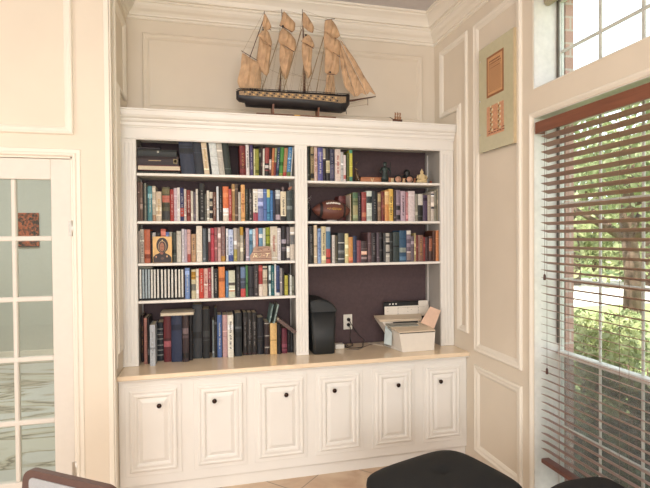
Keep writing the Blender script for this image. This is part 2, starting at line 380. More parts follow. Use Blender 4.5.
# ------------------------------------------------------------------ glass door
root = tag(thing('door_1', 'white french door with a grid of clear glass panes', 'door', (DX1, YD+.03, 0)), kind='structure')
dx0, dx1 = DX0+.012, DX1-.012
y0, y1 = YD+.012, YD+.052
M_DOOR = mat('door_paint', (220, 213, 203), .4, var=.015)
px_ = [-3.301, -3.083, -2.852, -2.661]     # pane columns: centres of muntins between
mb = MB()
mb.box(-2.661, y0, .01, dx1, y1, DZ-.012, M_DOOR, .003).box(dx0, y0, .01, dx0+.10, y1, DZ-.012, M_DOOR, .003)
mb.box(dx0+.10, y0, 1.936, -2.661, y1, DZ-.012, M_DOOR, .003).box(dx0+.10, y0, .01, -2.661, y1, .235, M_DOOR, .003)
mb.build('door_frame', root)
mb = MB()
for x in (-2.852, -3.056): mb.box(x-.012, y0+.003, .235, x+.012, y1-.003, 1.936, M_DOOR, .005)
for z in (1.604, 1.263, .924, .567): mb.box(dx0+.10, y0+.002, z-.014, -2.661, y1-.004, z+.014, M_DOOR, .005)
mb.build('muntins', root)
MB().box(dx0+.10, YD+.029, .235, -2.661, YD+.033, 1.936, M_DGLASS).build('pane', root)
for z in (1.66, .28):
    MB().lathe([(.006, -.045), (.006, .045)], (DX1-.006, y0-.006, z), M_CHROME, 10).box(DX1-.028, y0-.003, z-.04, DX1-.006, y0+.001, z+.04, M_CHROME).build('hinge', root)
DC = [(0, 0), (0, .008), (.006, .016), (.016, .014), (.022, .008), (.04, .006), (.045, .0)]
struct(MB().sweep([(DX1, 0), (DX1, DZ), (DX0, DZ), (DX0, 0)], [(-o, h) for o, h in DC], fd, M_TRIM, closed=False)
       .box(DX1-.010, YD+.001, 0, DX1, YD+.119, DZ, M_TRIM).box(DX0, YD+.001, 0, DX0+.010, YD+.119, DZ, M_TRIM).box(DX0, YD+.001, DZ-.010, DX1, YD+.119, DZ, M_TRIM), 'trim_10', 'narrow white casing around the glass door')
# tapestry in the next room
M_TAP = wave_mat('tapestry', (38, 34, 34), (190, 100, 66), .8, 16, 1.5, (1, 1, 1), thresh=(.42, .6))
root = thing('wall_painting', 'small dark red and black painting on the green wall beyond the door', 'painting', (-4.10, 3.44, 1.5))
MB().box(-4.235, 3.425, 1.50, -3.97, 3.445, 1.945, M_TAP, .003).build('canvas', root)
MB().box(-4.235, 3.42, 1.50, -3.97, 3.4245, 1.512, M_BLACK).box(-4.235, 3.42, 1.62, -3.97, 3.4245, 1.628, mat('tapestry_band', (150, 95, 60), .8)).build('border', root)

# ------------------------------------------------------------------ base cabinet
root = thing('base_cabinet', 'long cream built-in base cabinet with six raised panel doors', 'cabinet', (-1.17, -.25, 0))
YF = -.485
MB().box(XL+.002, YF, .083, -.002, -.06, ZC-.030, M_CAB, .002).build('carcass', root)
MB().box(XL+.002, YF+.022, 0, -.002, -.08, .083, M_CAB).build('toe_kick', root)
DXS = [(-2.302, -1.975), (-1.900, -1.572), (-1.521, -1.178), (-1.119, -.790), (-.721, -.409), (-.343, -.038)]
KX = [-2.102, -1.773, -1.319, -.995, -.541, -.223]
DM = [(0, 0), (0, .006), (.006, .011), (.014, .012), (.018, .008), (.026, .008), (.034, .012), (.042, .012), (.05, .002), (.055, .0)]
fc = lambda u, v, h: (u, YF-.006-h, v)
for (a, b_), kx in zip(DXS, KX):
    a, b_ = a, b_
    d = MB().box(a, YF-.006, .143, b_, YF-.0005, .697, M_CAB, .0015)
    i = .024
    d.sweep(rect(a+i, .143+i+.004, b_-i, .697-i), DM, fc, M_CAB)
    u0, v0, u1, v1 = a+i+.055, .143+i+.059, b_-i-.055, .697-i-.055
    d.sweep(rect(u0, v0, u1, v1), [(0, 0), (.001, .002), (.022, .011), (.024, .011)], fc, M_CAB)
    d.box(u0+.023, YF-.0165, v0+.023, u1-.023, YF-.006, v1-.023, M_CAB)
    door = d.build('door', root)
    MB().lathe([(.005, -.002), (.005, .010), (.008, .013), (.0135, .018), (.015, .023), (.012, .029), (.005, .032)], (kx, YF-.0165, .578), M_METAL, 18, (0, -1, 0)).build('knob').parent = door
for o in [c for c in root.children if c.name.startswith('door')]:
    for c in o.children: c.matrix_parent_inverse = Matrix.Identity(4)

# countertop
root = tag(MB().box(XL+.001, -.53, ZC-.029, -.001, -.001, ZC, M_COUNTER, .004).box(XL+.001, -.518, ZC-.038, -.001, YF-.001, ZC-.030, M_CAB, .002).build('countertop', loc=(-1.17, -.26, ZC)),
           'glossy pale wood-toned countertop running along the base cabinets', 'countertop')

# ------------------------------------------------------------------ bookcase
BL0, BL1, BR0, BR1 = -2.245, -1.211, -1.124, -.108
YK = -.042
bc = thing('bookcase', 'cream built-in bookcase with plum back filling the niche', 'bookcase', (-1.17, -.15, ZC))
def flutes(mb, x0, x1, z0, z1):
    mb.box(x0, YB, z0, x1, YB+.02, z1, M_CAB, .001)
    w = x1-x0; n = 4
    for k in range(n):
        c = x0+w*(k+.5)/n
        mb.box(c-w*.085, YB-.006, z0+.02, c+w*.085, YB-.0002, z1-.02, M_CAB, .004)
for x0, x1, nm in ((XL+.001, BL0, 'pilaster'), (BL1, BR0, 'pilaster'), (BR1, -.001, 'pilaster')):
    mb = MB(); flutes(mb, x0, x1, ZC+.001, Z1)
    mb.build(nm, bc)
MB().box(XL+.001, YB, Z1, -.001, YB+.02, 2.315, M_CAB).box(XL+.001, YB-.006, Z1+.004, -.001, YB, Z1+.012, M_CAB, .002).build('frieze', bc)
cp = [(0, 0), (.008, 0), (.010, .008), (.016, .012), (.018, .030), (.026, .038), (.030, .045), (.030, .052), (.044, .062), (.050, .075), (.050, .10), (.056, .103), (.056, .112), (0, .112)]
MB().sweep([(-.001, YB), (XL+.001, YB)], [(o, h) for o, h in cp], lambda u, v, h: (u, v, 2.312+h), M_CAB, closed=False).build('cornice', bc)
MB().box(XL+.001, YB+.001, ZT-.02, -.001, -.001, ZT, M_CAB).build('top_board', bc)
MB().box(BL0-.004, YK, ZC+.001, BL1+.004, YK+.012, Z1+.03, M_BACK).build('back_panel', bc)
MB().box(BR0-.004, YK, ZC+.001, BR1+.004, YK+.012, Z1+.03, M_BACK).build('back_panel', bc)
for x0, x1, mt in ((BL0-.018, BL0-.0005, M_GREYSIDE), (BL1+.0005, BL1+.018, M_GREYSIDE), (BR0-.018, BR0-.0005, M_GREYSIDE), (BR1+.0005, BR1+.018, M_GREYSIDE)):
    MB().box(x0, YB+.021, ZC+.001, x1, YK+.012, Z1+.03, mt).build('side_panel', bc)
for x, s_ in ((BR1, -1), (BL1, -1), (BL0, 1), (BR0, 1)):
    MB().box(x+s_*.0005, YK-.055, ZC+.02, x+s_*.0045, YK-.038, Z1, M_CAB, .001).build('shelf_track', bc)
SHELF = {'L1': (BL0, BL1, 2.023), 'L2': (BL0, BL1, 1.712), 'L3': (BL0, BL1, 1.438), 'L4': (BL0, BL1, 1.194),
         'R1': (BR0, BR1, 1.996), 'R2': (BR0, BR1, 1.712), 'R3': (BR0, BR1, 1.411)}
for k, (a, b_, zz) in SHELF.items():
    MB().box(a+.001, YB+.004, zz-.018, b_-.001, YK-.001, zz, M_CAB, .003).build('shelf', bc)
# ------------------------------------------------------------------ books
_bk = {}
def bmat(rgb, gloss=.45):
    g_ = sum(rgb)/3; rgb = tuple(int(255*(min(242, max(8, g_+(c-g_)*.8))/255)**1.22) for c in rgb)
    return mat('book_cover', rgb, gloss, var=.12, scale=90, spec=.35)
def book_mesh(x0, x1, yf, dep, z0, z1, rgb, bands=(), title='', lean=0, pages=True, rnd=None, flat=False):
    """a bound book: rounded spine towards the room (-y), two boards, page block, printed bands and marks on the spine"""
    rnd = rnd or random
    W = x1-x0; H = z1-z0; c = MB(); t = min(.0028, W*.16); mt = bmat(rgb)
    bulge = min(.0035, W*.16); n = 4 if W > .008 else 2
    spine = [(x0+W*i/n, yf+bulge*(1-math.sin(math.pi*i/n))) for i in range(n+1)]
    outer = spine+[(x1, yf+dep), (x1-t, yf+dep), (x1-t, yf+bulge+t)]+[(x0+t, yf+bulge+t), (x0+t, yf+dep), (x0, yf+dep)]
    sh = lambda z: lean*(z-z0)/H
    def P(x, y, z): return (x+sh(z), y, z)
    c.prism([P(x, y, z0) for x, y in outer], (lean, 0, H), mt)
    def strip(f0, f1, a, b_, m_, off=.0006):
        za, zb = z0+H*f0, z0+H*f1
        k = 3
        xs = [x0+W*(a+(b_-a)*i/k) for i in range(k+1)]
        yy = lambda x: yf+bulge*(1-math.sin(math.pi*min(1, max(0, (x-x0)/W))))-off
        vs = [P(x, yy(x), za) for x in xs]+[P(x, yy(x), zb) for x in xs]
        vs += [(v[0], v[1]+off*.9, v[2]) for v in vs]
        q = k+1
        fs = [(i, i+1, q+i+1, q+i) for i in range(k)]+[(0, q, 3*q, 2*q), (k, 2*q+k, 3*q+k, q+k)]
        fs += [(i, 2*q+i, 2*q+i+1, i+1) for i in range(k)]+[(q+i, q+i+1, 3*q+i+1, 3*q+i) for i in range(k)]
        c.add(vs, fs, m_)
    bands = list(bands)
    if H > .12 and W > .006:
        for _ in range(rnd.choice((1, 1, 2, 2, 3))):
            f0 = rnd.uniform(.03, .9); k_ = rnd.choice((-46, -30, 26, 40, 60)); h_ = rnd.choice((.012, .02, .05, .12))
            base_ = next((c3 for a3, b3, c3 in bands if a3 <= f0 <= b3), rgb)
            if f0+h_ < .97: bands.append((f0, f0+h_, tuple(max(10, min(245, v+k_)) for v in base_)))
    nb = 0
    for f0, f1, col in bands: nb += 1; strip(f0, f1, .01, .99, bmat(col), .0004+.00012*nb)
    if title:
        tc_ = {'w': (225, 220, 208), 'k': (48, 42, 44), 'g': (205, 165, 90), 'r': (178, 60, 50), 's': (165, 160, 158), 'b': (60, 80, 140)}[title[0]]
        tm = bmat(tuple(int(.72*p+.28*q) for p, q in zip(tc_, rgb)))
        f = .18+.1*rnd.random(); end = .86-.12*rnd.random()
        while f < end:
            h = .010+.016*rnd.random()
            a = .32+.08*rnd.random()
            strip(f, min(f+h, .95), a, a+.24+.12*rnd.random(), tm, .0016)
            f += h+.012+(.04 if rnd.random() < .2 else 0)
        if len(title) > 1: strip(.05, .10, .25, .75, tm, .0011)
    pg = None
    if pages:
        g = .004 if H > .12 else .002
        pg = MB().prism([P(x, y, z0+g) for x, y in ((x0+t*1.05, yf+bulge+t*1.1), (x1-t*1.05, yf+bulge+t*1.1), (x1-t*1.05, yf+dep-.004), (x0+t*1.05, yf+dep-.004))],
                        (lean*(H-2*g)/H, 0, H-2*g), M_PAGES)
    return c, pg
ALL = []
def shelf_row(key, phrase, group, zz, x_lo, x_hi, rows, yfront=-.272):
    prev_hi = x_lo+.0015
    for i, r in enumerate(rows):
        px0, px1, ptop, rgb, name = r[:5]; o = r[5] if len(r) > 5 else {}
        rnd = random.Random(hash((key, i)) if False else (ord(key[0])*1000+ord(key[1])*37+i*7))
        yf = yfront+rnd.uniform(-.006, .010)+o.get('y', 0)
        base_py = o.get('bp', (ptop+30))
        a = at(px0, base_py, 1, yf)[0]; b_ = at(px1, base_py, 1, yf)[0]
        ln = o.get('lean', 0)
        if ln: ln = at(px0+ln, ptop, 1, yf)[0]-at(px0, ptop, 1, yf)[0]
        a = max(a, prev_hi+.0007); b_ = min(b_, x_hi-.0008)
        if b_-a < .0035: b_ = a+.0035
        ztop = at((px0+px1)/2, ptop, 1, yf)[2]
        dep = min(rnd.uniform(.13, .17), YK-.006-yf)
        ALL.append(dict(key=key, phrase=phrase, group=group, a=a, b=b_, yf=yf, dep=dep, z0=zz+.0004, z1=ztop, rgb=rgb, name=name, o=o, lean=ln, rnd=rnd))
        prev_hi = b_
L2 = [(137, 139.8, 182, (120, 95, 85), 'taupe'), (139.8, 142.8, 182, (138, 112, 97), 'light brown'), (142.9, 144.3, 184, (50, 50, 45), 'black'),
 (144.5, 146.4, 183.2, (150, 150, 135), 'grey green'), (146.6, 148, 187, (50, 85, 90), 'dark teal'), (148, 152.3, 186, (92, 150, 160), 'teal', dict(t='w')),
 (152.3, 155.8, 186, (205, 195, 175), 'off-white', dict(t='s', bands=[(0, .18, (190, 150, 120))])), (156, 161.7, 191.5, (218, 198, 172), 'cream', dict(t='g')),
 (162.4, 169.9, 187, (104, 98, 68), 'mottled olive', dict(bands=[(.55, .75, (208, 118, 96)), (.8, .95, (130, 122, 80)), (.05, .3, (70, 66, 62))], t='')),
 (170.3, 173.9, 189.5, (192, 70, 64), 'bright red', dict(t='w')), (174, 177.3, 188, (215, 195, 205), 'pale lilac'), (177.3, 180.2, 187.5, (230, 225, 220), 'white', dict(t='s')),
 (180.2, 184, 188, (42, 46, 112), 'navy', dict(bands=[(.14, .4, (205, 70, 50))], t='w')), (184, 186.5, 189, (205, 195, 185), 'light grey', dict(t='r')),
 (186.7, 190.8, 190, (165, 75, 65), 'brick red', dict(t='w')), (191, 193.3, 191, (205, 200, 185), 'ivory'), (193.4, 195.8, 192, (120, 110, 122), 'grey violet'),
 (196, 198.3, 189, (218, 212, 202), 'white'), (199.5, 204.7, 183.5, (46, 46, 45), 'black', dict(t='s+', n='tall')), (204.9, 206.8, 194, (110, 110, 100), 'dark grey'),
 (207, 209.5, 190.5, (222, 216, 202), 'white', dict(t='s')), (209.7, 213, 192, (216, 206, 186), 'cream', dict(bands=[(.1, .28, (45, 40, 40)), (.36, .52, (45, 40, 40)), (.62, .78, (50, 45, 45))])),
 (213.3, 216.3, 192, (130, 86, 70), 'brown', dict(t='w')), (216.8, 218.8, 186.5, (215, 220, 226), 'bluish white'), (219, 222.5, 188, (50, 50, 50), 'black', dict(t='s')),
 (223, 228.7, 186.5, (238, 130, 74), 'orange', dict(bands=[(.0, .26, (226, 216, 198)), (.27, .33, (80, 60, 60))])), (229, 231.8, 189, (204, 86, 80), 'coral red', dict(t='w')),
 (232, 235, 184, (188, 150, 96), 'tan', dict(t='')), (235, 238.3, 184, (108, 88, 72), 'olive brown'), (238.4, 241, 192, (192, 186, 176), 'light grey'),
 (241.2, 245.1, 184.8, (232, 178, 112), 'apricot', dict(t='r')), (245.4, 248.5, 189, (60, 66, 50), 'dark olive', dict(t='s')), (249, 252.6, 189, (58, 48, 52), 'black', dict(t='w+')),
 (253.3, 258, 189, (226, 220, 206), 'white', dict(bands=[(0, .27, (182, 76, 96))], t='k')), (258.1, 263.3, 189, (126, 138, 190), 'periwinkle blue', dict(bands=[(.72, 1, (212, 212, 222))])),
 (263.6, 267, 189, (92, 124, 186), 'medium blue', dict(t='')), (267.1, 270.2, 189.5, (70, 150, 190), 'sky blue', dict(bands=[(.75, 1, (220, 214, 130))])), (270.4, 273, 190.5, (80, 140, 202), 'bright blue'),
 (273.1, 275.5, 191, (52, 62, 95), 'navy'), (275.6, 280.4, 188.5, (70, 66, 72), 'charcoal', dict(bands=[(.68, .95, (198, 204, 206)), (.05, .2, (190, 170, 180))])),
 (280.8, 286.3, 191.5, (228, 214, 184), 'cream', dict(bands=[(0, .17, (42, 36, 40))], t='k')), (286.8, 292.4, 191, (78, 90, 88), 'grey green', dict(t='')), (292.6, 294.4, 190, (88, 92, 88), 'dark grey')]
L3 = [(137.4, 140, 231, (165, 155, 145), 'grey'), (140.1, 144.2, 229, (192, 182, 168), 'light grey', dict(t='k')), (144.5, 150.3, 229.5, (204, 112, 76), 'rusty orange', dict(t='')),
 (150.4, 152, 231, (48, 40, 40), 'black'), (152.2, 156, 232.5, (210, 205, 200), 'white', dict(y=.03)), (156.2, 160.5, 232.5, (60, 55, 58), 'black', dict(y=.03)),
 (161, 166, 229, (218, 112, 92), 'coral', dict(y=.03)), (166.2, 169.3, 232, (120, 145, 205), 'light blue', dict(y=.03)), (169.5, 172.4, 232, (205, 200, 180), 'off-white', dict(y=.03)),
 (172.9, 176.5, 232, (88, 94, 86), 'grey green', dict(t='')), (176.8, 181.4, 231, (208, 204, 192), 'white'), (182, 184.5, 229, (215, 210, 218), 'white', dict(t='s')), (184.6, 187.2, 229.5, (200, 186, 200), 'lilac'),
 (187.4, 190.8, 229.5, (218, 176, 170), 'pale pink', dict(bands=[(0, .25, (190, 90, 80))])), (191.5, 196, 234, (202, 162, 122), 'tan', dict(t='k')), (196.5, 202.2, 226, (228, 218, 200), 'white', dict(t='', n='tall')),
 (203, 206, 228.5, (108, 118, 126), 'blue grey'), (206.1, 208.3, 229, (42, 52, 58), 'black'), (208.5, 210.5, 228.5, (132, 68, 72), 'maroon', dict(bands=[(.6, 1, (210, 205, 205))])),
 (210.7, 214.6, 228, (208, 72, 90), 'crimson'), (214.8, 217.6, 227.5, (165, 105, 106), 'mauve'), (218, 221, 227.5, (208, 172, 168), 'pale pink', dict(t='')),
 (221.2, 225.3, 226.5, (152, 116, 112), 'brown mauve', dict(bands=[(0, .16, (205, 155, 60))], t='s')), (226.3, 228.5, 228.5, (222, 222, 226), 'white', dict(t='k')),
 (228.8, 233.4, 229.5, (188, 202, 232), 'pale blue', dict(bands=[(0, .2, (70, 92, 162))], t='b')), (233.8, 237.2, 228, (202, 192, 182), 'off-white', dict(bands=[(0, .36, (190, 176, 92))])),
 (237.3, 240, 228.5, (150, 140, 126), 'grey'), (240.1, 243.4, 227, (190, 182, 162), 'beige', dict(bands=[(.76, 1, (205, 162, 50))])), (243.6, 245.7, 232, (45, 40, 40), 'black', dict(t='g')),
 (246, 249.4, 228, (192, 172, 186), 'lilac grey', dict(t='')), (249.6, 252.8, 229, (104, 152, 182), 'steel blue'), (252.9, 255.8, 229, (220, 226, 232), 'white'),
 (256, 258.4, 228, (208, 140, 128), 'salmon'), (259, 262.8, 228, (112, 160, 192), 'light blue', dict(bands=[(.7, .82, (220, 225, 225))])), (263, 265.7, 228, (205, 210, 200), 'white'),
 (265.9, 270, 227.5, (166, 176, 48), 'lime green', dict(bands=[(.4, .52, (120, 130, 40))])), (270.5, 277.5, 226.5, (217, 207, 187), 'cream', dict(t='r', n='thick')),
 (277.7, 281, 228, (215, 210, 212), 'white', dict(t='s')), (281.6, 286.3, 226.5, (44, 34, 44), 'black', dict(bands=[(.5, .62, (170, 160, 175))], n='thick')),
 (286.8, 290, 227, (112, 106, 112), 'grey', dict(bands=[(.08, .42, (222, 216, 206)), (.42, .5, (60, 55, 60))])), (290.3, 295.2, 227, (208, 198, 182), 'white', dict(bands=[(.48, .76, (125, 125, 125))]))]
L4 = [(183.9, 185.2, 268, (70, 40, 55), 'maroon'), (185.3, 189.8, 268, (125, 155, 208), 'light blue', dict(t='w')), (190, 191.5, 268, (45, 35, 36), 'black'),
 (191.7, 196, 269.5, (206, 196, 160), 'cream', dict(bands=[(.66, .86, (212, 165, 62)), (.28, .5, (130, 130, 120))])), (196.2, 199, 269, (232, 224, 208), 'white', dict(t='')),
 (199.3, 203.8, 268.5, (220, 76, 54), 'orange red', dict(t='w')), (204, 208, 268.5, (226, 186, 176), 'pale pink', dict(t='r')), (208.1, 211.6, 268, (176, 76, 86), 'rose red', dict(t='w')),
 (211.8, 213.5, 267, (222, 218, 210), 'white'), (213.8, 218.3, 269, (42, 38, 42), 'black', dict(t='w')), (218.8, 225, 267, (234, 146, 78), 'orange', dict(t='')),
 (226, 228.6, 271, (94, 140, 182), 'steel blue'), (228.9, 235.2, 270.5, (206, 208, 186), 'off-white', dict(bands=[(.45, .55, (90, 80, 70)), (.22, .26, (200, 120, 50))], n='thick')),
 (236.5, 240.5, 266.5, (48, 46, 52), 'black', dict(t='s')), (240.8, 245.7, 266.5, (74, 84, 106), 'slate', dict(bands=[(0, .27, (216, 86, 80)), (.62, .97, (112, 138, 176))])),
 (246, 248.1, 265.5, (86, 142, 86), 'green', dict(t='')), (248.4, 254, 266, (58, 56, 64), 'charcoal', dict(bands=[(.28, .31, (200, 195, 195))], n='thick')), (254.1, 258.6, 265, (76, 66, 66), 'dark grey', dict(t='s+')),
 (258.8, 262.8, 265, (184, 64, 60), 'red', dict(bands=[(0, .38, (232, 216, 202))])), (263, 267.4, 266, (208, 194, 172), 'beige', dict(bands=[(.88, .94, (90, 80, 75))])), (267.6, 268.8, 267, (40, 36, 42), 'black'),
 (269, 271.1, 265.5, (206, 222, 222), 'white', dict(bands=[(.4, .52, (70, 80, 85))])), (271.2, 274.5, 265.5, (36, 118, 124), 'teal', dict(t='w')), (274.7, 276.2, 264, (224, 224, 222), 'white'),
 (276.3, 279.7, 265.5, (58, 78, 130), 'navy blue', dict(bands=[(0, .1, (225, 222, 220))])), (279.9, 282.4, 268, (172, 166, 168), 'light grey'), (282.6, 284.5, 269, (62, 58, 60), 'dark grey'),
 (284.9, 288.2, 275.5, (190, 182, 72), 'yellow green', dict(t='')), (288.3, 289.7, 275, (66, 60, 62), 'dark grey'), (289.9, 292, 275, (212, 216, 210), 'white'), (292.3, 294.2, 276.5, (150, 152, 136), 'grey green')]
R1 = [(307.5, 310, 146.5, (50, 56, 46), 'dark green'), (310.8, 314, 147, (182, 162, 118), 'tan', dict(bands=[(.08, .2, (50, 45, 40)), (.75, .8, (50, 45, 40))], t='k')), (314.1, 317.5, 147, (216, 186, 176), 'pale pink', dict(t='r')),
 (318, 323, 147.5, (106, 102, 168), 'violet blue', dict(t='w')), (323.2, 325.8, 147.5, (50, 40, 60), 'dark purple', dict(bands=[(.62, .97, (195, 185, 165))])),
 (326.1, 330, 148, (56, 50, 54), 'black', dict(bands=[(.25, .58, (190, 180, 145))])), (330.2, 334.5, 149, (66, 70, 100), 'slate blue', dict(bands=[(.1, .5, (98, 96, 128))], t='s')),
 (335.1, 340.8, 149, (224, 206, 196), 'white', dict(t='r', n='thick')), (341, 343.6, 152, (192, 192, 190), 'light grey'), (343.7, 346.2, 155, (222, 208, 205), 'white', dict(bands=[(.1, .25, (205, 120, 110))])),
 (347.2, 349.4, 153, (102, 112, 52), 'olive green'), (349.6, 352.6, 150, (216, 208, 82), 'yellow', dict(bands=[(0, .16, (90, 160, 140)), (.9, 1, (90, 170, 140))]))]
R2 = [(327, 338.5, 201, (122, 58, 52), 'reddish brown', dict(y=.105, n='wide')), (339, 346, 196, (128, 62, 60), 'dark red', dict(y=.10, n='wide')), (346.3, 348.2, 194.5, (205, 190, 175), 'ivory'),
 (348.4, 351.3, 194, (198, 168, 112), 'tan'), (353, 358, 192.5, (128, 138, 96), 'sage green', dict(bands=[(.1, .55, (175, 165, 120)), (.8, .98, (90, 128, 92))])), (358.2, 361.3, 192.5, (48, 40, 52), 'black', dict(t='s')),
 (362, 366.5, 192, (168, 76, 70), 'brick red', dict(bands=[(.15, .3, (205, 130, 95))])), (366.8, 372, 191, (206, 216, 208), 'white', dict(bands=[(.6, .82, (60, 70, 72))])),
 (372.3, 377.5, 191, (48, 50, 56), 'black', dict(t='s', n='thick')), (378, 381.2, 192.5, (152, 120, 92), 'brown', dict(bands=[(.68, .95, (196, 176, 128))])), (381.4, 384.8, 191.5, (136, 50, 45), 'dark red', dict(t='g')),
 (385, 389, 190.5, (226, 158, 88), 'orange', dict(bands=[(.55, .95, (232, 190, 132))])), (389.1, 393.3, 189, (234, 192, 92), 'yellow', dict(t='k')), (394, 396.2, 190.5, (78, 62, 66), 'dark brown'),
 (396.4, 400.5, 190, (152, 132, 146), 'dusty lilac', dict(bands=[(.05, .2, (50, 44, 50)), (.36, .5, (50, 44, 50))])), (401, 405.6, 191, (192, 168, 182), 'pale lilac', dict(t='k')), (406, 408.3, 192, (202, 132, 136), 'pink', dict(t='w')),
 (408.5, 415, 191, (218, 204, 204), 'white', dict(t='', n='thick')), (415.5, 418, 194, (150, 146, 132), 'grey green'), (418.2, 422.9, 193.5, (44, 44, 40), 'black', dict(bands=[(.58, .98, (214, 208, 198))])),
 (423.1, 427.6, 195, (96, 76, 106), 'purple', dict(t='')), (427.9, 431, 195, (182, 168, 152), 'beige'), (431.2, 434.4, 191.5, (205, 194, 182), 'ivory', dict(bands=[(.42, .48, (50, 50, 60)), (.86, .93, (50, 60, 90))])),
 (434.6, 436.9, 190, (150, 146, 126), 'olive grey'), (437.1, 440, 188.5, (188, 174, 148), 'beige')]
R3 = [(308.9, 313.8, 226, (44, 44, 42), 'black', dict(t='s')), (314.1, 317.3, 225, (218, 198, 168), 'cream', dict(n='tall')), (317.8, 321.3, 228.5, (146, 172, 212), 'light blue', dict(t='b')),
 (321.4, 326, 226.5, (212, 198, 158), 'cream', dict(t='k')), (326.2, 330.6, 227, (80, 132, 168), 'blue', dict(bands=[(0, .4, (208, 86, 76)), (.88, 1, (188, 194, 202)), (.12, .17, (90, 40, 40))])),
 (332.3, 335.3, 235, (208, 202, 194), 'white', dict(t='s')), (335.5, 337.8, 235.5, (96, 90, 70), 'dark olive'), (338.2, 344.8, 233, (74, 78, 80), 'dark grey', dict(bands=[(.66, .69, (200, 200, 198)), (.12, .16, (190, 190, 190))], n='thick')),
 (345.2, 348.6, 233.5, (222, 208, 152), 'cream', dict(t='')), (348.8, 353, 237, (218, 158, 88), 'golden orange', dict(bands=[(0, .14, (205, 110, 70))])), (353.2, 356.9, 236, (60, 70, 106), 'navy'),
 (357.1, 361.3, 240.5, (152, 86, 96), 'rose'), (361.5, 367.3, 241, (82, 62, 64), 'dark brown', dict(bands=[(.36, .48, (215, 165, 140)), (.16, .26, (170, 150, 150))])), (368, 371.6, 232.5, (112, 82, 86), 'mauve brown'),
 (371.8, 376.4, 233, (62, 52, 56), 'dark brown', dict(t='s')), (376.6, 379.5, 232.5, (108, 92, 102), 'grey'), (379.6, 383, 232.5, (32, 26, 30), 'black'), (383.2, 385.8, 233, (82, 82, 82), 'dark grey', dict(t='')),
 (386, 389.8, 233, (192, 186, 176), 'light grey', dict(bands=[(.3, .36, (50, 48, 48)), (.6, .68, (50, 48, 48)), (.84, .88, (50, 48, 48))])), (390, 393, 233, (34, 40, 38), 'black'),
 (393.3, 399.5, 232, (64, 80, 80), 'dark green grey', dict(n='thick')), (399.7, 406.4, 230.5, (58, 98, 130), 'steel blue', dict(bands=[(.3, .45, (150, 160, 150)), (.1, .16, (190, 195, 190))], n='thick')),
 (406.5, 411, 230, (112, 96, 112), 'violet grey', dict(bands=[(.86, .98, (222, 216, 206)), (.05, .3, (150, 130, 125))])), (411.1, 414.4, 236, (122, 106, 116), 'grey mauve'), (414.5, 416, 233, (192, 172, 120), 'tan', dict()),
 (416.1, 418.3, 235, (142, 70, 60), 'red brown'), (418.6, 423.4, 235, (152, 112, 96), 'brown', dict(t='g')), (423.6, 425.5, 237, (154, 56, 50), 'red'), (425.7, 429, 237, (86, 54, 56), 'dark maroon', dict(t='')),
 (429.2, 432.4, 236, (96, 66, 60), 'dark brown', dict(bands=[(.4, .9, (176, 110, 82))])), (433, 435.9, 231, (104, 62, 42), 'chestnut brown'), (436.1, 439.9, 230.5, (218, 142, 86), 'apricot orange')]  # slim brown volume left of the apricot one is a shadow built as a book
L1 = [(240.2, 246, 145.5, (142, 48, 46), 'dark red', dict(t='g', lean=-.5, n='thick')), (246.4, 249.6, 144.5, (222, 214, 212), 'white', dict(t='k', lean=-.5)), (250.2, 253.4, 144.8, (92, 76, 122), 'purple', dict(t='w', lean=-.3)),
 (254, 255.3, 149, (226, 220, 170), 'pale yellow'), (255.4, 259, 149, (158, 158, 62), 'olive green'), (259.2, 260.8, 147.5, (60, 60, 44), 'dark olive', dict(lean=.4)), (261, 262.5, 146.5, (72, 42, 40), 'dark maroon', dict(lean=.4)),
 (262.6, 264.4, 148.5, (218, 212, 200), 'white', dict(lean=.6)), (264.6, 268.6, 147.5, (170, 76, 70), 'red', dict(bands=[(0, .18, (45, 40, 40)), (.22, .45, (50, 42, 44)), (.28, .38, (210, 205, 200))], lean=1)),
 (268.8, 271, 148, (80, 36, 34), 'dark maroon', dict(bands=[(.2, .6, (228, 216, 200))], lean=1)), (271.2, 273.6, 148, (206, 130, 80), 'orange tan', dict(lean=1.6)), (273.8, 275.8, 148, (150, 66, 66), 'red', dict(lean=1.6, bands=[(.5, 1, (170, 178, 130))])),
 (276, 278.6, 147, (66, 86, 126), 'navy blue', dict(t='w', lean=2)), (278.8, 282.6, 147, (90, 166, 76), 'green', dict(lean=2, bands=[(0, .12, (160, 170, 70))])), (282.8, 286.4, 148, (186, 140, 92), 'tan', dict(lean=2, bands=[(0, .15, (195, 60, 50))])),
 (286.6, 290.4, 146.8, (74, 142, 196), 'bright blue', dict(lean=2.3, t='w', bands=[(0, .16, (120, 140, 70))])), (290.5, 291.6, 147, (222, 222, 214), 'white', dict(lean=2.3))]
ROWS = [('L1', 'on the top left shelf', 'books standing on the top left shelf', L1), ('L2', 'on the second left shelf', 'books on the second left shelf', L2),
        ('L3', 'on the third left shelf', 'books on the third left shelf', L3), ('L4', 'on the fourth left shelf', 'books on the fourth left shelf', L4),
        ('R1', 'on the top right shelf', 'books on the top right shelf', R1), ('R2', 'on the second right shelf', 'books on the second right shelf', R2), ('R3', 'on the third right shelf', 'books on the third right shelf', R3)]
for key, phrase, group, rows in ROWS:
    a, b_, zz = SHELF[key]
    shelf_row(key, phrase, group, zz, a if key != 'L4' else a, b_, rows)
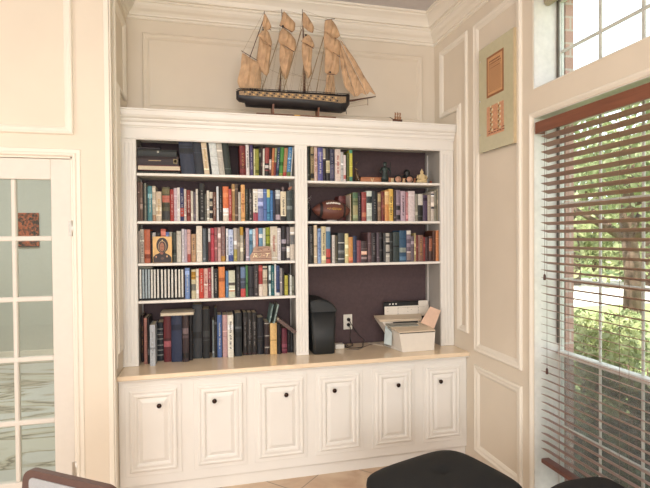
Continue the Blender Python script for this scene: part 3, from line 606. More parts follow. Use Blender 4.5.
# slim black volumes with pale spine labels, fourth left shelf
cx14 = [140.5, 143.4, 146.3, 149.1, 151.9, 154.8, 158.1, 162, 165.4, 168.9, 172.3, 176, 179.4, 182.5]
for i, c_ in enumerate(cx14):
    x = at(c_, 285, 1, -.27)[0]
    pv = at(cx14[i-1], 285, 1, -.27)[0] if i else x-.0195
    wd = .0195 if i < 6 else .0215
    a, b_ = max(x-wd*.62, BL0+.002 if i == 0 else pv+wd*.40), x+wd*.38
    white = (170, 186, 192) if i in (1, 2, 3) else (222, 220, 212)
    c, pg = book_mesh(a, b_, -.27, .15, SHELF['L4'][2]+.0004, at(c_, 268.8, 1, -.27)[2], (36, 38, 44), pages=False)
    z0_, z1_ = SHELF['L4'][2], at(c_, 268.8, 1, -.27)[2]
    ord_ = ['leftmost', 'second', 'third', 'fourth', 'fifth', 'sixth', 'seventh', 'eighth', 'ninth', 'tenth', 'eleventh', 'twelfth', 'thirteenth', 'rightmost'][i]
    o = c.build('slim_book', loc=((a+b_)/2, -.2, z0_+.0004))
    tag(o, f'slim black book with {"bluish" if i in (1,2,3) else "white"} strip, {ord_} of fourteen, fourth left shelf', 'book', 'set of slim black books with pale spines')
    s_ = MB().box(x-.0058, -.2722, z0_+.013, x+.0058, -.2695, z1_-.004, bmat(white), .0006); so_ = s_.build('spine_strip', o)
# pack the rows
for B in ALL:
    o = B['o']
    c, pg = book_mesh(B['a'], B['b'], B['yf'], B['dep'], B['z0'], B['z1'], B['rgb'], o.get('bands', ()), o.get('t', ''), B['lean'], True, B['rnd'])
    B['obj'] = c.build('book', loc=((B['a']+B['b'])/2, B['yf']+.05, B['z0']))
    pg.build('pages', B['obj'])
labels = {}
def size_word(B):
    if B['o'].get('n'): return B['o']['n']
    w_ = B['b']-B['a']
    return 'slim' if w_ < .0155 else ('thick' if w_ > .034 else 'medium-thick' if w_ > .026 else 'narrow')
for key, phrase, group, rows in ROWS:
    bs = [B for B in ALL if B['key'] == key]
    for i, B in enumerate(bs):
        nl = bs[i-1]['name'] if i else None; nr = bs[i+1]['name'] if i+1 < len(bs) else None
        bd = ''
        if nl and nr: w_ = f'between {nl} and {nr}'
        elif nl: w_ = f'at right end beside {nl}'
        else: w_ = f'at left end beside {nr}'
        s_ = f'{size_word(B)} {B["name"]} book {w_}, {phrase.replace("on the ", "")}'
        if s_ in labels: print('DUP', s_)
        labels[s_] = 1
        tag(B['obj'], s_, 'book', group)
def solo_book(name, label, group, c, pg, loc):
    o = c.build(name, loc=loc); tag(o, label, 'book', group)
    if pg: pg.build('pages', o)
    return o
# --- top left shelf: stack lying flat, binders leaning
def flat_book(x0, x1, y0, y1, z0, z1, rgb, label, group, marks=(), spine='front', cat='book', tilt=0):
    """book lying flat: boards below and above, pages between, spine towards the room or away"""
    t = min(.003, (z1-z0)*.18); mt = bmat(rgb); c = MB()
    H = z1-z0
    if spine == 'front':
        prof = [(y0+.002*0, z0+.0), (y1, z0), (y1, z0+t), (y0+t+.002, z0+t), (y0+t+.002, z1-t), (y1, z1-t), (y1, z1), (y0, z1), (y0-.003, z1-H*.3), (y0-.003, z0+H*.3)]
        pgs = (x0+.004, y0+t+.0025, z0+t+.0003, x1-.004, y1-.004, z1-t-.0003)
    else:
        prof = [(y0, z0), (y1, z0), (y1+.003, z0+H*.3), (y1+.003, z1-H*.3), (y1, z1), (y0, z1), (y0, z1-t), (y1-t-.002, z1-t), (y1-t-.002, z0+t), (y0, z0+t)]
        pgs = (x0+.004, y0+.003, z0+t+.0003, x1-.004, y1-t-.0025, z1-t-.0003)
    c.prism([(x0, y, z) for y, z in prof], (x1-x0, 0, 0), mt)
    for f0, f1, g0, g1, col in marks: c.box(x0+(x1-x0)*f0, y0-.0045, z0+H*g0, x0+(x1-x0)*f1, y0-.0028, z0+H*g1, bmat(col))
    pg = MB().box(*pgs, M_PAGES)
    cen = Vector(((x0+x1)/2, (y0+y1)/2, z0))
    o = solo_book('book', label, group, c, pg, cen)
    if tilt: o.rotation_euler = (0, tilt, 0)
    return o
z = SHELF['L1'][2]+.0005; xa = BL0+.003; G = 'books lying in a pile on the top left shelf'
flat_book(xa, at(179, 170, 1, -.27)[0]+.005, -.275, -.10, z, z+.019, (34, 44, 34), 'dark green book, lowest in the flat pile on the top left shelf', G)
flat_book(xa+.001, at(180, 166, 1, -.275)[0]+.004, -.285, -.1, z+.0195, z+.052, (150, 50, 46), 'pale-paged red book with fore edge outward in the flat pile on top left shelf', G, spine='back')
flat_book(xa+.002, at(178.5, 158, 1, -.275)[0], -.28, -.1, z+.0525, z+.112, (62, 42, 42), 'thick dark brown book with gold title in the flat pile on top left shelf', G,
          ((.27, .57, .48, .56, (190, 165, 120)), (.87, .97, .25, .75, (170, 150, 105)), (.885, .955, .35, .65, (90, 70, 50))))
flat_book(xa, at(176.5, 150, 1, -.27)[0], -.272, -.1, z+.1125, z+.158, (56, 60, 58), 'charcoal green book with a small pale emblem in the flat pile on top left shelf', G, ((.5, .55, .5, .8, (180, 180, 170)),))
flat_book(xa+.001, at(160, 145, 1, -.25)[0], -.25, -.1, z+.1585, z+.178, (58, 44, 50), 'dark plum book, topmost in the flat pile on the top left shelf', G)
G = 'large volumes leaning on the top left shelf'
_lv = [-9]
def lean_vol(bx0, bx1, tx0, rgb, label, name='book', yf=-.272, top=141.5, bands=(), t='', dep=.18, fore=False):
    zb = SHELF['L1'][2]+.0005; a = at(bx0, 171, 1, yf)[0]; b_ = at(bx1, 171, 1, yf)[0]; tx = at(tx0, top, 1, yf)[0]; zt = at(tx0, top, 1, yf)[2]
    zt = min(zt, Z1+.018)
    tx = max(tx, _lv[0]+.0012); _lv[0] = tx+(b_-a)
    c, pg = book_mesh(a, b_, yf, dep, zb, zt, rgb, bands, t, tx-a, True, random.Random(int(bx0)))
    solo_book(name, label, G, c, pg, ((a+b_)/2, yf+.05, zb))
lean_vol(181.6, 195.3, 178.2, (44, 54, 82), 'wide navy binder leaning beside the flat pile on the top left shelf')
lean_vol(195.7, 204.2, 191, (40, 46, 62), 'blue black binder leaning against the wide navy binder')
lean_vol(204.6, 209.7, 198.6, (226, 206, 176), 'cream spined tall book with brown title leaning on the top left shelf', t='g')
lean_vol(209.9, 212, 203.3, (40, 38, 42), 'thin black tall book leaning between the cream and the white volumes')
lean_vol(212.3, 219.4, 205.4, (214, 218, 216), 'bluish white wide volume leaning on the top left shelf')
lean_vol(219.6, 225, 211.6, (196, 190, 178), 'pale grey volume leaning next to the bluish white one')
lean_vol(225.3, 231.8, 216.6, (48, 62, 50), 'dark green volume, last of the row leaning left on top left shelf')
# flat booklet above the slim set
zt_ = at(150, 268.8, 1, -.27)[2]
flat_book(BL0+.004, at(152.5, 267, 1, -.25)[0], -.262, -.11, zt_+.001, zt_+.013, (150, 152, 138), 'thin grey green booklet lying on top of the slim black books', 'books lying on other books')
# --- bottom left: large books standing on the countertop
G = 'large books standing on the countertop'
def cbook(px0, px1, pb, pt, rgb, label, bands=(), t='', lean=0, dep=.19, pages=True, name='book', xmin=None, xmax=None):
    p = at(px0, pb, 2, ZC); q = at(px1, pb, 2, ZC); yf = min(max((p[1]+q[1])/2, -.40), -.20)
    a = at(px0, pb, 1, yf)[0]; b_ = at(px1, pb, 1, yf)[0]
    if xmin is not None: a = max(a, xmin)
    if xmax is not None: b_ = min(b_, xmax)
    zt = at((px0+px1)/2, pt, 1, yf)[2]
    dep = min(dep, YK-.004-yf)
    c, pg = book_mesh(a, b_, yf, dep, ZC+.0005, zt, rgb, bands, t, lean, pages, random.Random(int(px0*10)))
    return solo_book(name, label, G, c, pg, ((a+b_)/2, yf+.05, ZC+.0005)), a, b_, yf, zt
SB = [(.14, .165, (170, 170, 165)), (.27, .29, (170, 170, 165)), (.40, .42, (170, 170, 165)), (.56, .58, (170, 170, 165)), (.68, .70, (170, 170, 165)), (.82, .84, (170, 170, 165))]
C = [(140.8, 143.6, 362.5, 315.5, (58, 34, 38), 'maroon book with small gold marks at the left end of the countertop row', dict(t='g')),
 (144.2, 147.4, 364, 318, (176, 122, 110), 'pinkish tan thin book near the left end of the countertop row', dict()),
 (147.8, 149.6, 364, 318, (44, 40, 42), 'thin black filler for the dark gap left of the silver countertop book', dict()),  # dark gap between the tan and silver books, put in as a black volume
 (150.1, 155.4, 366, 325, (188, 194, 200), 'silver grey book standing forward in the countertop row', dict(t='s')),
 (156.2, 163.6, 361, 322.5, (34, 40, 50), 'navy black book with silver bands on its spine in the countertop row', dict(bands=SB)),
 (164, 171.3, 362, 314.8, (124, 40, 50), 'dark red thick book under the flat pale book in the countertop row', dict()),
 (171.6, 182.2, 362, 314, (46, 60, 98), 'wide navy blue book under the flat pale book in the countertop row', dict()),
 (182.8, 188.9, 362, 314.5, (72, 52, 56), 'dark brown book beside the wide navy one in the countertop row', dict()),
 (189.2, 192.6, 360.5, 315, (40, 36, 40), 'slim black book between dark brown and charcoal ones in the countertop row', dict()),
 (193, 202.4, 358.5, 304.5, (64, 67, 70), 'tall wide charcoal binder in the countertop row', dict()),
 (203, 210, 358.5, 309, (30, 32, 34), 'black binder right of the tall charcoal binder in the countertop row', dict()),
 (212.6, 214.4, 357.5, 320, (128, 138, 142), 'thin grey book between black volumes in the countertop row', dict()),
 (214.8, 217.3, 357.5, 308, (42, 42, 44), 'tall slim black book left of the blue one in the countertop row', dict()),
 (217.6, 222.1, 357.5, 315, (86, 116, 172), 'bright blue book in the countertop row', dict(t='w')),
 (222.9, 227.7, 357, 315, (202, 162, 162), 'dusty pink book in the countertop row', dict()),
 (228, 233.6, 357.5, 315, (230, 226, 212), 'white book with black lettering in the countertop row', dict(t='k')),
 (235.2, 242, 356.5, 313, (44, 50, 54), 'dark slate leather book right of the white book in the countertop row', dict()),
 (243.3, 247.4, 353, 312.5, (52, 46, 46), 'black book with silver lettering, left of three alike', dict(t='s', bands=[(.03, .05, (90, 50, 50))])),
 (247.7, 252.2, 353, 312.5, (52, 46, 46), 'black book with silver lettering, middle of three alike', dict(t='s', bands=[(.03, .05, (90, 50, 50))])),
 (252.5, 256.9, 353, 312.5, (52, 46, 46), 'black book with silver lettering, right of three alike', dict(t='s', bands=[(.03, .05, (90, 50, 50))])),
 (257.6, 264, 353.5, 317.5, (26, 28, 40), 'blue black book between the lettered trio and the banded brown one', dict(bands=[(.48, .495, (90, 90, 100))])),
 (264.7, 269.9, 354.5, 322, (66, 46, 46), 'dark brown book with silver bands beside the yellow one', dict(bands=[(.2, .23, (180, 175, 165)), (.56, .59, (180, 175, 165)), (.94, .97, (180, 175, 165))])),
 (270.5, 277, 354.5, 323, (232, 192, 126), 'pale yellow book in the countertop row', dict()),
 (277.5, 281.6, 354, 324, (36, 28, 34), 'black book between yellow and maroon ones in the countertop row', dict()),
 (282, 287.2, 353.5, 328, (124, 46, 66), 'wine red book near the right end of the countertop row', dict()),
 (287.6, 290.4, 352.5, 330, (52, 46, 50), 'dark grey book beside the wine red one in the countertop row', dict()),
 (290.7, 293.8, 352, 332, (44, 42, 46), 'slim black book at the right end of the countertop row', dict())]
CB = {}; last = BL0+.004
for r in C:
    o = r[6]; res_ = cbook(r[0], r[1], r[2], r[3], r[4], r[5], o.get('bands', ()), o.get('t', ''), xmin=last+.0006, xmax=BL1-.006)
    CB[r[0]] = res_; last = res_[2]
# flat pale book lying on the dark red, navy and brown ones
zt_ = max(CB[k][4] for k in (164, 171.6, 182.8, 189.2))
flat_book(CB[164][1]-.012, CB[189.2][2]+.015, -.335, -.15, zt_+.001, zt_+.020, (196, 186, 168), 'pale flat book lying across the dark red and navy books', 'books lying on other books', spine='back', tilt=0)
# tilted brown paperback and leaning pamphlets at the right end
zt_ = CB[277.5][4]
zt2 = CB[290.7][4]
x0_, x1_ = CB[277.5][1]-.002, BL1-.012
ang = math.atan2(zt_-zt2+.004, CB[290.7][2]-CB[277.5][2])
c = MB().box(-.075, -.09, .0005, .075, .09, .004, bmat((116, 92, 84))).box(-.075, -.09, .021, .075, .09, .0245, bmat((116, 92, 84))).box(-.075, -.094, .0005, .075, -.0885, .0245, bmat((116, 92, 84)))
o = c.build('book'); tag(o, 'brown book lying tilted on top of the books at the right end', 'book', 'books lying on other books')
MB().box(-.072, -.087, .0042, .072, .0845, .0208, M_PAGES).build('pages', o)
o.rotation_euler = (0, ang, 0)
cx_ = at(284.2, 320, 1, -.25)[0]
o.location = (cx_, -.235, zt_-(cx_-CB[277.5][2])*math.tan(ang)+.0035)
for k, (pb, pt, rgb, lb) in enumerate([(268.3, 271.5, (116, 142, 138), 'grey green pamphlet leaning behind the yellow book, left of two'), (272.5, 276.8, (150, 172, 165), 'pale green pamphlet leaning behind the yellow book, right of two')]):
    zb = CB[264.7][4]+.004 if k == 0 else CB[270.5][4]+.002
    a = at(pb, 322, 1, -.22)[0]; tx = at(pt, 304, 1, -.22)
    c, pg = book_mesh(a, a+.011, -.26, .15, zb, tx[2], rgb, (), 's', tx[0]-a, True, random.Random(k))
    solo_book('pamphlet', lb, 'leaning pamphlets', c, pg, (a, -.2, zb))

# ------------------------------------------------------------------ things on the right shelves and countertop
M_GOLD = mat('old_gold', (206, 165, 86), .35, .7)
M_DKIRON = mat('dark_iron', (44, 48, 48), .5, .5)
# football lying on the second right shelf
zs = SHELF['R2'][2]
fc_ = Vector((at(332, 211, 1, -.25)[0]-.003, -.25, zs+.079)); root = thing('football', 'brown leather football with white laces standing on the second right shelf', 'ball', (fc_.x, fc_.y, zs))
M_FB = mat('pebbled_leather', (98, 56, 46), .42, var=.15, scale=200, bump=.4, bscale=900)
def fbr(x): return .073*max(0, 1-(abs(x)/.1435)**1.95)**.82
prof = []
for i in range(25):
    x = -.143+.286*i/24; prof.append((fbr(x)+.0008, x))
MB().lathe(prof, fc_, M_FB, 32, (1, 0, -.03)).build('ball_body', root)
for sx_ in (-.085, .085):
    pr_ = [(fbr(x)+.0016, x) for x in (sx_-.009, sx_-.003, sx_+.003, sx_+.009)]
    MB().lathe(pr_, fc_, mat('black_stripe', (34, 26, 26), .6), 32, (1, 0, -.03)).build('stripe', root)
lm = MB(); M_LACE = mat('white_lace', (232, 226, 215), .7)
def fbp(x, th, off):   # point on the ball
    r_ = fbr(x)+off
    return (fc_.x+x, fc_.y-r_*math.cos(th), fc_.z-x*.03+r_*math.sin(th))
lm.tube([fbp(x, .72, .002) for x in np.linspace(-.052, .052, 9)], .0036, M_LACE, 6)
for x in np.linspace(-.046, .046, 9): lm.tube([fbp(x, t, .003) for t in (.60, .72, .84)], .003, M_LACE, 6)
lm.build('laces', root)
lg = MB()
rr_ = random.Random(3)
for x in np.linspace(-.048, .050, 13):
    h = rr_.uniform(.1, .26); lg.tube([fbp(x, .12-h/2+rr_.uniform(-.05, .05), .0012), fbp(x+.004, .12+h/2, .0012)], .0022, M_GOLD, 5)
lg.tube([fbp(x, .04, .0012) for x in np.linspace(-.02, .052, 6)], .0014, M_GOLD, 5)
lg.build('gold_print', root)
MB().lathe([(.040, 0), (.041, .004), (.026, .009), (.022, .0125), (.024, .0128)], (fc_.x, fc_.y, zs+.0004), mat('clear_stand', (190, 190, 185), .15), 20, sc=(1, .7)).build('stand', root)
# dark wire ornament at the left end of that shelf
root = thing('wire_ornament', 'dark ornament with curled silvery wire left of the football', 'ornament', (-1.088, -.16, zs))
MB().lathe([(.020, 0), (.024, .004), (.016, .02), (.026, .06), (.024, .10), (.010, .13), (.004, .15)], (-1.093, -.16, zs+.0004), M_BLACK, 16).build('vase', root)
wm = MB(); rr_ = random.Random(5)
for k in range(4):
    a0 = rr_.uniform(0, 6.28); pts = []
    for i in range(14):
        a_ = a0+i*.55; rad = .006+.0013*i
        pts.append((-1.092+rad*math.cos(a_), -.16-.02+rad*.6*math.sin(a_), zs+.08+k*.016+.008*i*.6))
    wm.tube(pts, .0009, M_CHROME, 5)
wm.build('curled_wire', root)
# slender horn ornament, top right shelf
zt = SHELF['R1'][2]
p = at(354, 152, 1, -.2)
root = thing('bird_figurine', 'slender dark bird figurine with a curved neck beside the yellow book', 'figurine', (at(356.5, 178, 1, -.2)[0], -.2, zt))
fx = at(356.5, 178, 1, -.2)[0]; M_FIG = mat('bronze_glaze', (104, 82, 62), .3, .5)
MB().tube([(fx+.012, -.2, zt+.012), (fx+.006, -.2, zt+.045), (fx-.004, -.2, zt+.075), (fx-.010, -.2, zt+.092)], [.019, .017, .011, .004], M_FIG, 14).build('body', root)
MB().tube([(fx-.010, -.2, zt+.088), (fx-.014, -.2, zt+.11), (fx-.010, -.2, zt+.135), (fx+.004, -.2, zt+.152), (fx+.014, -.2, zt+.163)], [.004, .003, .0028, .003, .0012], M_FIG, 8).build('neck', root)
MB().tube([(fx-.008, -.2, zt+.106), (fx+.004, -.2, zt+.100), (fx+.010, -.2, zt+.101)], [.002, .0016, .0008], M_GOLD, 6).build('wing_tip', root)
MB().lathe([(.020, 0), (.020, .004), (.008, .010)], (fx+.008, -.2, zt+.0004), M_FIG, 16).tube([(fx+.012, -.219, zt+.018), (fx+.010, -.218, zt+.03)], .003, M_CHROME, 6).build('foot', root)
# long wooden cart with wheels
M_TERRA = wave_mat('reddish_wood', (176, 108, 72), (216, 148, 106), .45, 20, .5, (1, 1, 6))
xa_, xb_ = at(360.5, 178, 1, -.17)[0], at(415.5, 178, 1, -.17)[0]
root = thing('toy_wagon', 'long low reddish wood toy wagon with dark rimmed wheels on top right shelf', 'toy', ((xa_+xb_)/2, -.16, zt))
MB().box(xa_, -.175, zt+.006, xb_, -.14, zt+.047, M_TERRA, .003).box(xa_, -.18, zt+.043, xb_, -.135, zt+.049, M_TERRA, .002).box(xa_+.002, -.178, zt+.0005, xa_+.03, -.138, zt+.006, M_TERRA, .001).build('wagon_box', root)
xm = at(372, 178, 1, -.17)[0]
MB().prism([(xm-.014, -.1762, zt+.044), (xm-.007, -.1762, zt+.044), (xm, -.1762, zt+.02), (xm+.007, -.1762, zt+.044), (xm+.014, -.1762, zt+.044), (xm, -.1762, zt+.006)], (0, .0022, 0), mat('cream_inlay', (232, 206, 160), .5)).build('inlay', root)
for pxw in (398, 409.5):
    xw = at(pxw, 178, 1, -.19)[0]
    wq = MB(); R_ = .033
    ring = [(xw+R_*.88*math.cos(a_), -.193, zt+R_+.0024+R_*.88*math.sin(a_)) for a_ in np.linspace(0, 2*math.pi, 25)]
    wq.tube(ring, .0058, M_DKIRON, 8)
    wq.lathe([(R_*.74, 0), (R_*.74, .006), (.004, .009), (.004, .012)], (xw, -.19, zt+R_+.0005), mat('copper_disc', (222, 168, 140), .45, 0), 20, (0, -1, 0))
    wq.build('wheel', root)
MB().box(at(391, 178, 1, -.18)[0], -.182, zt+.006, at(394, 178, 1, -.18)[0], -.1765, zt+.044, mat('cream_inlay', (232, 206, 160), .5)).box(at(403, 178, 1, -.18)[0], -.182, zt+.006, at(404.6, 178, 1, -.18)[0], -.1765, zt+.044, mat('cream_inlay', (232, 206, 160), .5)).build('brace', root)
xg = at(407, 174, 1, -.16)[0]
root = thing('black_figurine', 'small black rounded figurine on top of the reddish toy wagon', 'figurine', (xg, -.158, zt+.05))
MB().lathe([(.020, 0), (.022, .006), (.014, .016), (.020, .028), (.021, .040), (.012, .052), (.003, .056)], (xg, -.158, zt+.0494), M_BLACK, 14).build('body', root)
MB().tube([(xg-.008, -.158, zt+.066), (xg-.03, -.16, zt+.062), (xg-.05, -.162, zt+.056)], [.007, .005, .003], M_BLACK, 8).build('arm', root)
root.scale = (1.2, 1.2, 1.2)
# dark standing figurine
xf = at(385, 180, 1, -.235)[0]; M_DF = mat('patinated_bronze', (52, 62, 60), .45, .5, bump=.3)
root = thing('standing_figurine', 'dark green bronze standing figurine in front of the reddish wagon', 'figurine', (xf, -.235, zt))
MB().lathe([(.025, 0), (.026, .004), (.024, .010), (.019, .013)], (xf, -.235, zt+.0004), M_DF, 18).build('pedestal', root)
MB().lathe([(.020, .012), (.022, .030), (.017, .055), (.013, .070), (.019, .085), (.021, .098), (.010, .106), (.007, .110), (.011, .118), (.012, .128), (.006, .137)], (xf, -.235, zt), M_DF, 16, sc=(1, .7)).build('body', root)
for s_ in (-1, 1): MB().tube([(xf+s_*.018, -.235, zt+.098), (xf+s_*.031, -.24, zt+.078), (xf+s_*.026, -.247, zt+.060)], [.0065, .0055, .004], M_DF, 8).build('arm', root)
MB().tube([(xf+.028, -.243, zt+.04), (xf+.03, -.243, zt+.135)], .002, M_DF, 6).build('staff', root)
root.scale = (1.3, 1.2, 1.14)
# pale seated figurine with peaked top
xs = at(421.8, 181, 1, -.22)[0]; M_SF = mat('pale_soapstone', (212, 188, 142), .6, var=.1, scale=120, bump=.4)
root = thing('seated_figurine', 'pale beige seated figurine with a peaked headdress near the right end', 'figurine', (xs, -.22, zt))
MB().box(xs-.042, -.245, zt+.0004, xs+.042, -.195, zt+.007, mat('dark_wood_base', (58, 38, 30), .4), .002).build('plinth', root)
MB().lathe([(.038, .007), (.041, .018), (.036, .028), (.026, .040), (.027, .055), (.024, .066), (.010, .073), (.011, .080), (.013, .087), (.009, .094), (.004, .102), (.001, .110)], (xs, -.22, zt), M_SF, 20, sc=(1, .62)).build('body', root)
for s_ in (-1, 1): MB().tube([(xs+s_*.026, -.22, zt+.062), (xs+s_*.036, -.228, zt+.042), (xs+s_*.012, -.243, zt+.032)], [.008, .007, .005], M_SF, 8).tube([(xs+s_*.03, -.225, zt+.018), (xs-s_*.01, -.243, zt+.015)], [.011, .008], M_SF, 8).build('limb', root)
root.scale = (1.12, 1, 1.05)
xs2 = at(431.5, 183, 1, -.21)[0]
tag(MB().lathe([(.012, 0), (.014, .004), (.010, .012), (.012, .020), (.004, .026)], (xs2-.006, -.21, zt+.0004), mat('red_clay', (140, 74, 54), .6), 12).build('clay_figure'), 'tiny red clay figure at the right foot of the beige figurine', 'figurine')

# framed painted icon, third left shelf
z3 = SHELF['L3'][2]
x0, x1 = at(152.6, 250, 1, -.30)[0], at(171.8, 250, 1, -.30)[0]; zt3 = at(162, 236.5, 1, -.29)[2]; hh = zt3-z3
root = thing('painted_icon', 'small gold ground painting of a veiled figure leaning on the third left shelf', 'painting', ((x0+x1)/2, -.292, z3))
yb = -.2935
def ic(u, v, d=0): return (x0+(x1-x0)*u, yb-d, z3+.0006+hh*v)
MB().box(x0, yb, z3+.0006, x1, yb+.009, zt3, mat('icon_gold', (224, 178, 106), .4, var=.12, scale=25), .0012).build('panel', root)
def blob(mb, cx, cy, rx, ry, d, col, n=22, a0=0, a1=2*math.pi):
    pts = [ic(cx+rx*math.cos(a0+(a1-a0)*k/n), cy+ry*math.sin(a0+(a1-a0)*k/n), d) for k in range(n+(0 if a1-a0 > 6.2 else 1))]
    mb.prism(pts, (0, .0006, 0), mat('icon_paint', col, .5, var=.12, scale=60))
fm = MB(); VE = (44, 30, 30)
fm.prism([ic(*q, .0008) for q in ((.02, .01), (.02, .22), (.14, .31), (.34, .37), (.4, .42), (.62, .42), (.68, .36), (.86, .30), (.98, .2), (.98, .01))], (0, .0006, 0), mat('icon_paint', VE, .5, var=.12, scale=60))
blob(fm, .50, .665, .31, .295, .0010, (46, 36, 34)); blob(fm, .50, .62, .215, .225, .0014, (176, 150, 116)); blob(fm, .50, .605, .18, .21, .0018, (56, 36, 32))
blob(fm, .485, .60, .125, .17, .0022, (164, 106, 78)); blob(fm, .47, .40, .09, .09, .0012, (150, 88, 66))
blob(fm, .44, .62, .022, .012, .0027, (50, 34, 30)); blob(fm, .535, .62, .022, .012, .0027, (50, 34, 30)); blob(fm, .487, .575, .012, .045, .0027, (150, 90, 66)); blob(fm, .487, .50, .035, .012, .0027, (120, 52, 44))
blob(fm, .5, .845, .025, .035, .0016, (224, 190, 120)); blob(fm, .18, .235, .04, .04, .0016, (206, 150, 112)); blob(fm, .74, .245, .045, .04, .0016, (206, 160, 116)); blob(fm, .5, .17, .09, .05, .0016, (96, 66, 60))
fm.build('painted_figure', root)
# small carved wooden plaque
x0, x1 = at(250, 262, 1, -.302)[0], at(272, 262, 1, -.302)[0]
root = thing('carved_plaque', 'small carved wooden plaque with raised characters in front of the cream book', 'plaque', ((x0+x1)/2, -.292, z3))
M_PLQ = wave_mat('pinkish_wood', (150, 116, 98), (196, 162, 138), .5, 12, .6, (1, 1, 5)); M_PL2 = mat('carved_light', (246, 226, 190), .5); M_PLD = mat('carved_dark', (92, 46, 34), .6)
W = x1-x0; HP = at(261, 246.3, 1, -.295)[2]-z3
yp = -.296
def pq(u, v, d=0): return (x0+W*u, yp-.004+.010*v-d, z3+.0006+HP*v)
MB().prism([pq(0.02, .0), pq(1.0, .0), pq(.985, .35), pq(.98, .62), pq(.93, .98), pq(.70, 1), pq(.30, .98), pq(.2, .93), pq(.1, .55), pq(0, .35)], (0, .012, 0), M_PLQ).build('board', root)
ch = MB()
def stroke(pts, r_, m_): ch.tube([pq(u, v, .0010) for u, v in pts], r_, m_, 6)
stroke([(.1, .60), (.35, .58), (.6, .60), (.95, .62)], .0016, M_PLD); stroke([(.28, .90), (.5, .84), (.7, .90), (.9, .88)], .0013, M_PLD)
stroke([(.16, .25), (.22, .50), (.34, .50), (.33, .38), (.22, .36)], .0030, M_PL2); stroke([(.22, .36), (.36, .25)], .0030, M_PL2)
stroke([(.52, .50), (.42, .44), (.50, .36), (.42, .26)], .0030, M_PL2); stroke([(.60, .38), (.68, .38)], .003, M_PL2); stroke([(.72, .5), (.9, .5)], .003, M_PL2); stroke([(.81, .5), (.76, .25)], .0030, M_PL2)
stroke([(.1, .16), (.95, .18)], .0013, M_PLD); stroke([(.36, .8), (.36, .72), (.44, .74)], .0012, M_PLD); stroke([(.52, .8), (.6, .7)], .0012, M_PLD)
ch.lathe([(.001, 0), (.0045, .001), (.004, .003)], pq(.86, .78), M_PLD, 12, (0, -1, .1)); ch.build('raised_characters', root)
# trinkets on top of the second-shelf books
for px_t, py_t, nm_, rgb, lb in ((283.3, 191.6, 'small_bust', (120, 104, 104), 'tiny grey bust on the cream book near right end of second left shelf'),
                                 (289.2, 191, 'seashell', (168, 120, 100), 'small brown seashell on top of the grey green book on second left shelf')):
    x = at(px_t, 192, 1, -.25)[0]
    bb = min((B for B in ALL if B['key'] == 'L2'), key=lambda B: abs((B['a']+B['b'])/2-x))
    zz = bb['z1']; x = (bb['a']+bb['b'])/2
    if nm_ == 'small_bust': mb = MB().lathe([(.010, 0), (.011, .004), (.006, .009), (.009, .016), (.011, .023), (.008, .031), (.002, .035)], (x, -.245, zz+.0005), mat(nm_, rgb, .5), 12)
    else:
        mb = MB().lathe([(.002, -.004), (.010, 0), (.013, .007), (.011, .015), (.007, .024), (.001, .034)], (x, -.247, zz+.0135), mat(nm_, rgb, .5, bump=.5), 12, (.75, 0, .66), sc=(1, .7))
    tag(mb.build(nm_, loc=(x, -.245, zz)), lb, 'ornament')

# outlet with plugs
ox, oz = (at(342.3, 321, 1, YK)[0]+at(353.2, 321, 1, YK)[0])/2, at(348, 322, 1, YK)[2]
oc = at(347.7, 321.8, 1, YK); ox, oz = oc[0], oc[2]
root = thing('wall_outlet', 'white wall outlet with two black plugs on the plum back panel', 'outlet', (ox, YK, oz))
MB().box(ox-.035, YK-.006, oz-.058, ox+.035, YK-.0004, oz+.058, M_WHITEPL, .003).build('cover_plate', root)
MB().box(ox-.017, YK-.008, oz+.006, ox+.017, YK-.0058, oz+.034, M_WHITEPL, .004).box(ox-.017, YK-.008, oz-.034, ox+.017, YK-.0058, oz-.006, M_WHITEPL, .004).build('receptacle', root)
M_CABLE = mat('black_cable', (28, 26, 28), .5)
def cable(name, label, pts, r_=.0032, mt=None, group=None):
    # Catmull-Rom smoothing
    P = [Vector(p_) for p_ in pts]; out = []
    for i in range(len(P)-1):
        p0, p1, p2, p3 = P[max(i-1, 0)], P[i], P[i+1], P[min(i+2, len(P)-1)]
        for k in range(8):
            t = k/8; out.append(.5*((2*p1)+(-p0+p2)*t+(2*p0-5*p1+4*p2-p3)*t*t+(-p0+3*p1-3*p2+p3)*t**3))
    out.append(P[-1]); mb = MB().tube(out, r_, mt or M_CABLE, 8)
    return mb
rcs = []
for k, dz in enumerate((.020, -.020)):
    root = thing('looped_wire', ('black cord plugged into the upper socket, looping down to the right' if k == 0 else 'black cord plugged into the lower socket, running to the white adapter'), 'cord', (ox, YK-.03, oz+dz))
    MB().lathe([(.010, 0), (.013, .004), (.013, .018), (.008, .024), (.004, .026)], (ox+.002, YK-.0086, oz+dz), M_CABLE, 14, (0, -1, 0)).build('plug', root)
    zc = ZC+.005
    if k == 0:
        g = [(ox+.002, YK-.034, oz+dz), (ox+.02, YK-.05, oz-.02), (ox+.06, YK-.07, oz-.085), (ox+.105, YK-.09, ZC+.04), tuple(at(363, 343, 2, zc)), tuple(at(362, 347, 2, zc)), tuple(at(352, 348, 2, zc)), tuple(at(346.5, 347, 2, zc)), tuple(at(346, 343.5, 2, zc))]
    else:
        g = [(ox+.002, YK-.034, oz+dz), (ox+.008, YK-.045, oz-.05), (ox+.004, YK-.05, oz-.12), (ox+.006, YK-.06, ZC+.03), tuple(at(351, 342.5, 2, zc+.006)), tuple(at(353, 345, 2, zc+.006)), tuple(at(349, 346.2, 2, zc+.006)), tuple(at(347, 345.2, 2, zc+.006))]
    cable('', '', g).build('cable', root)
zc = ZC+.003
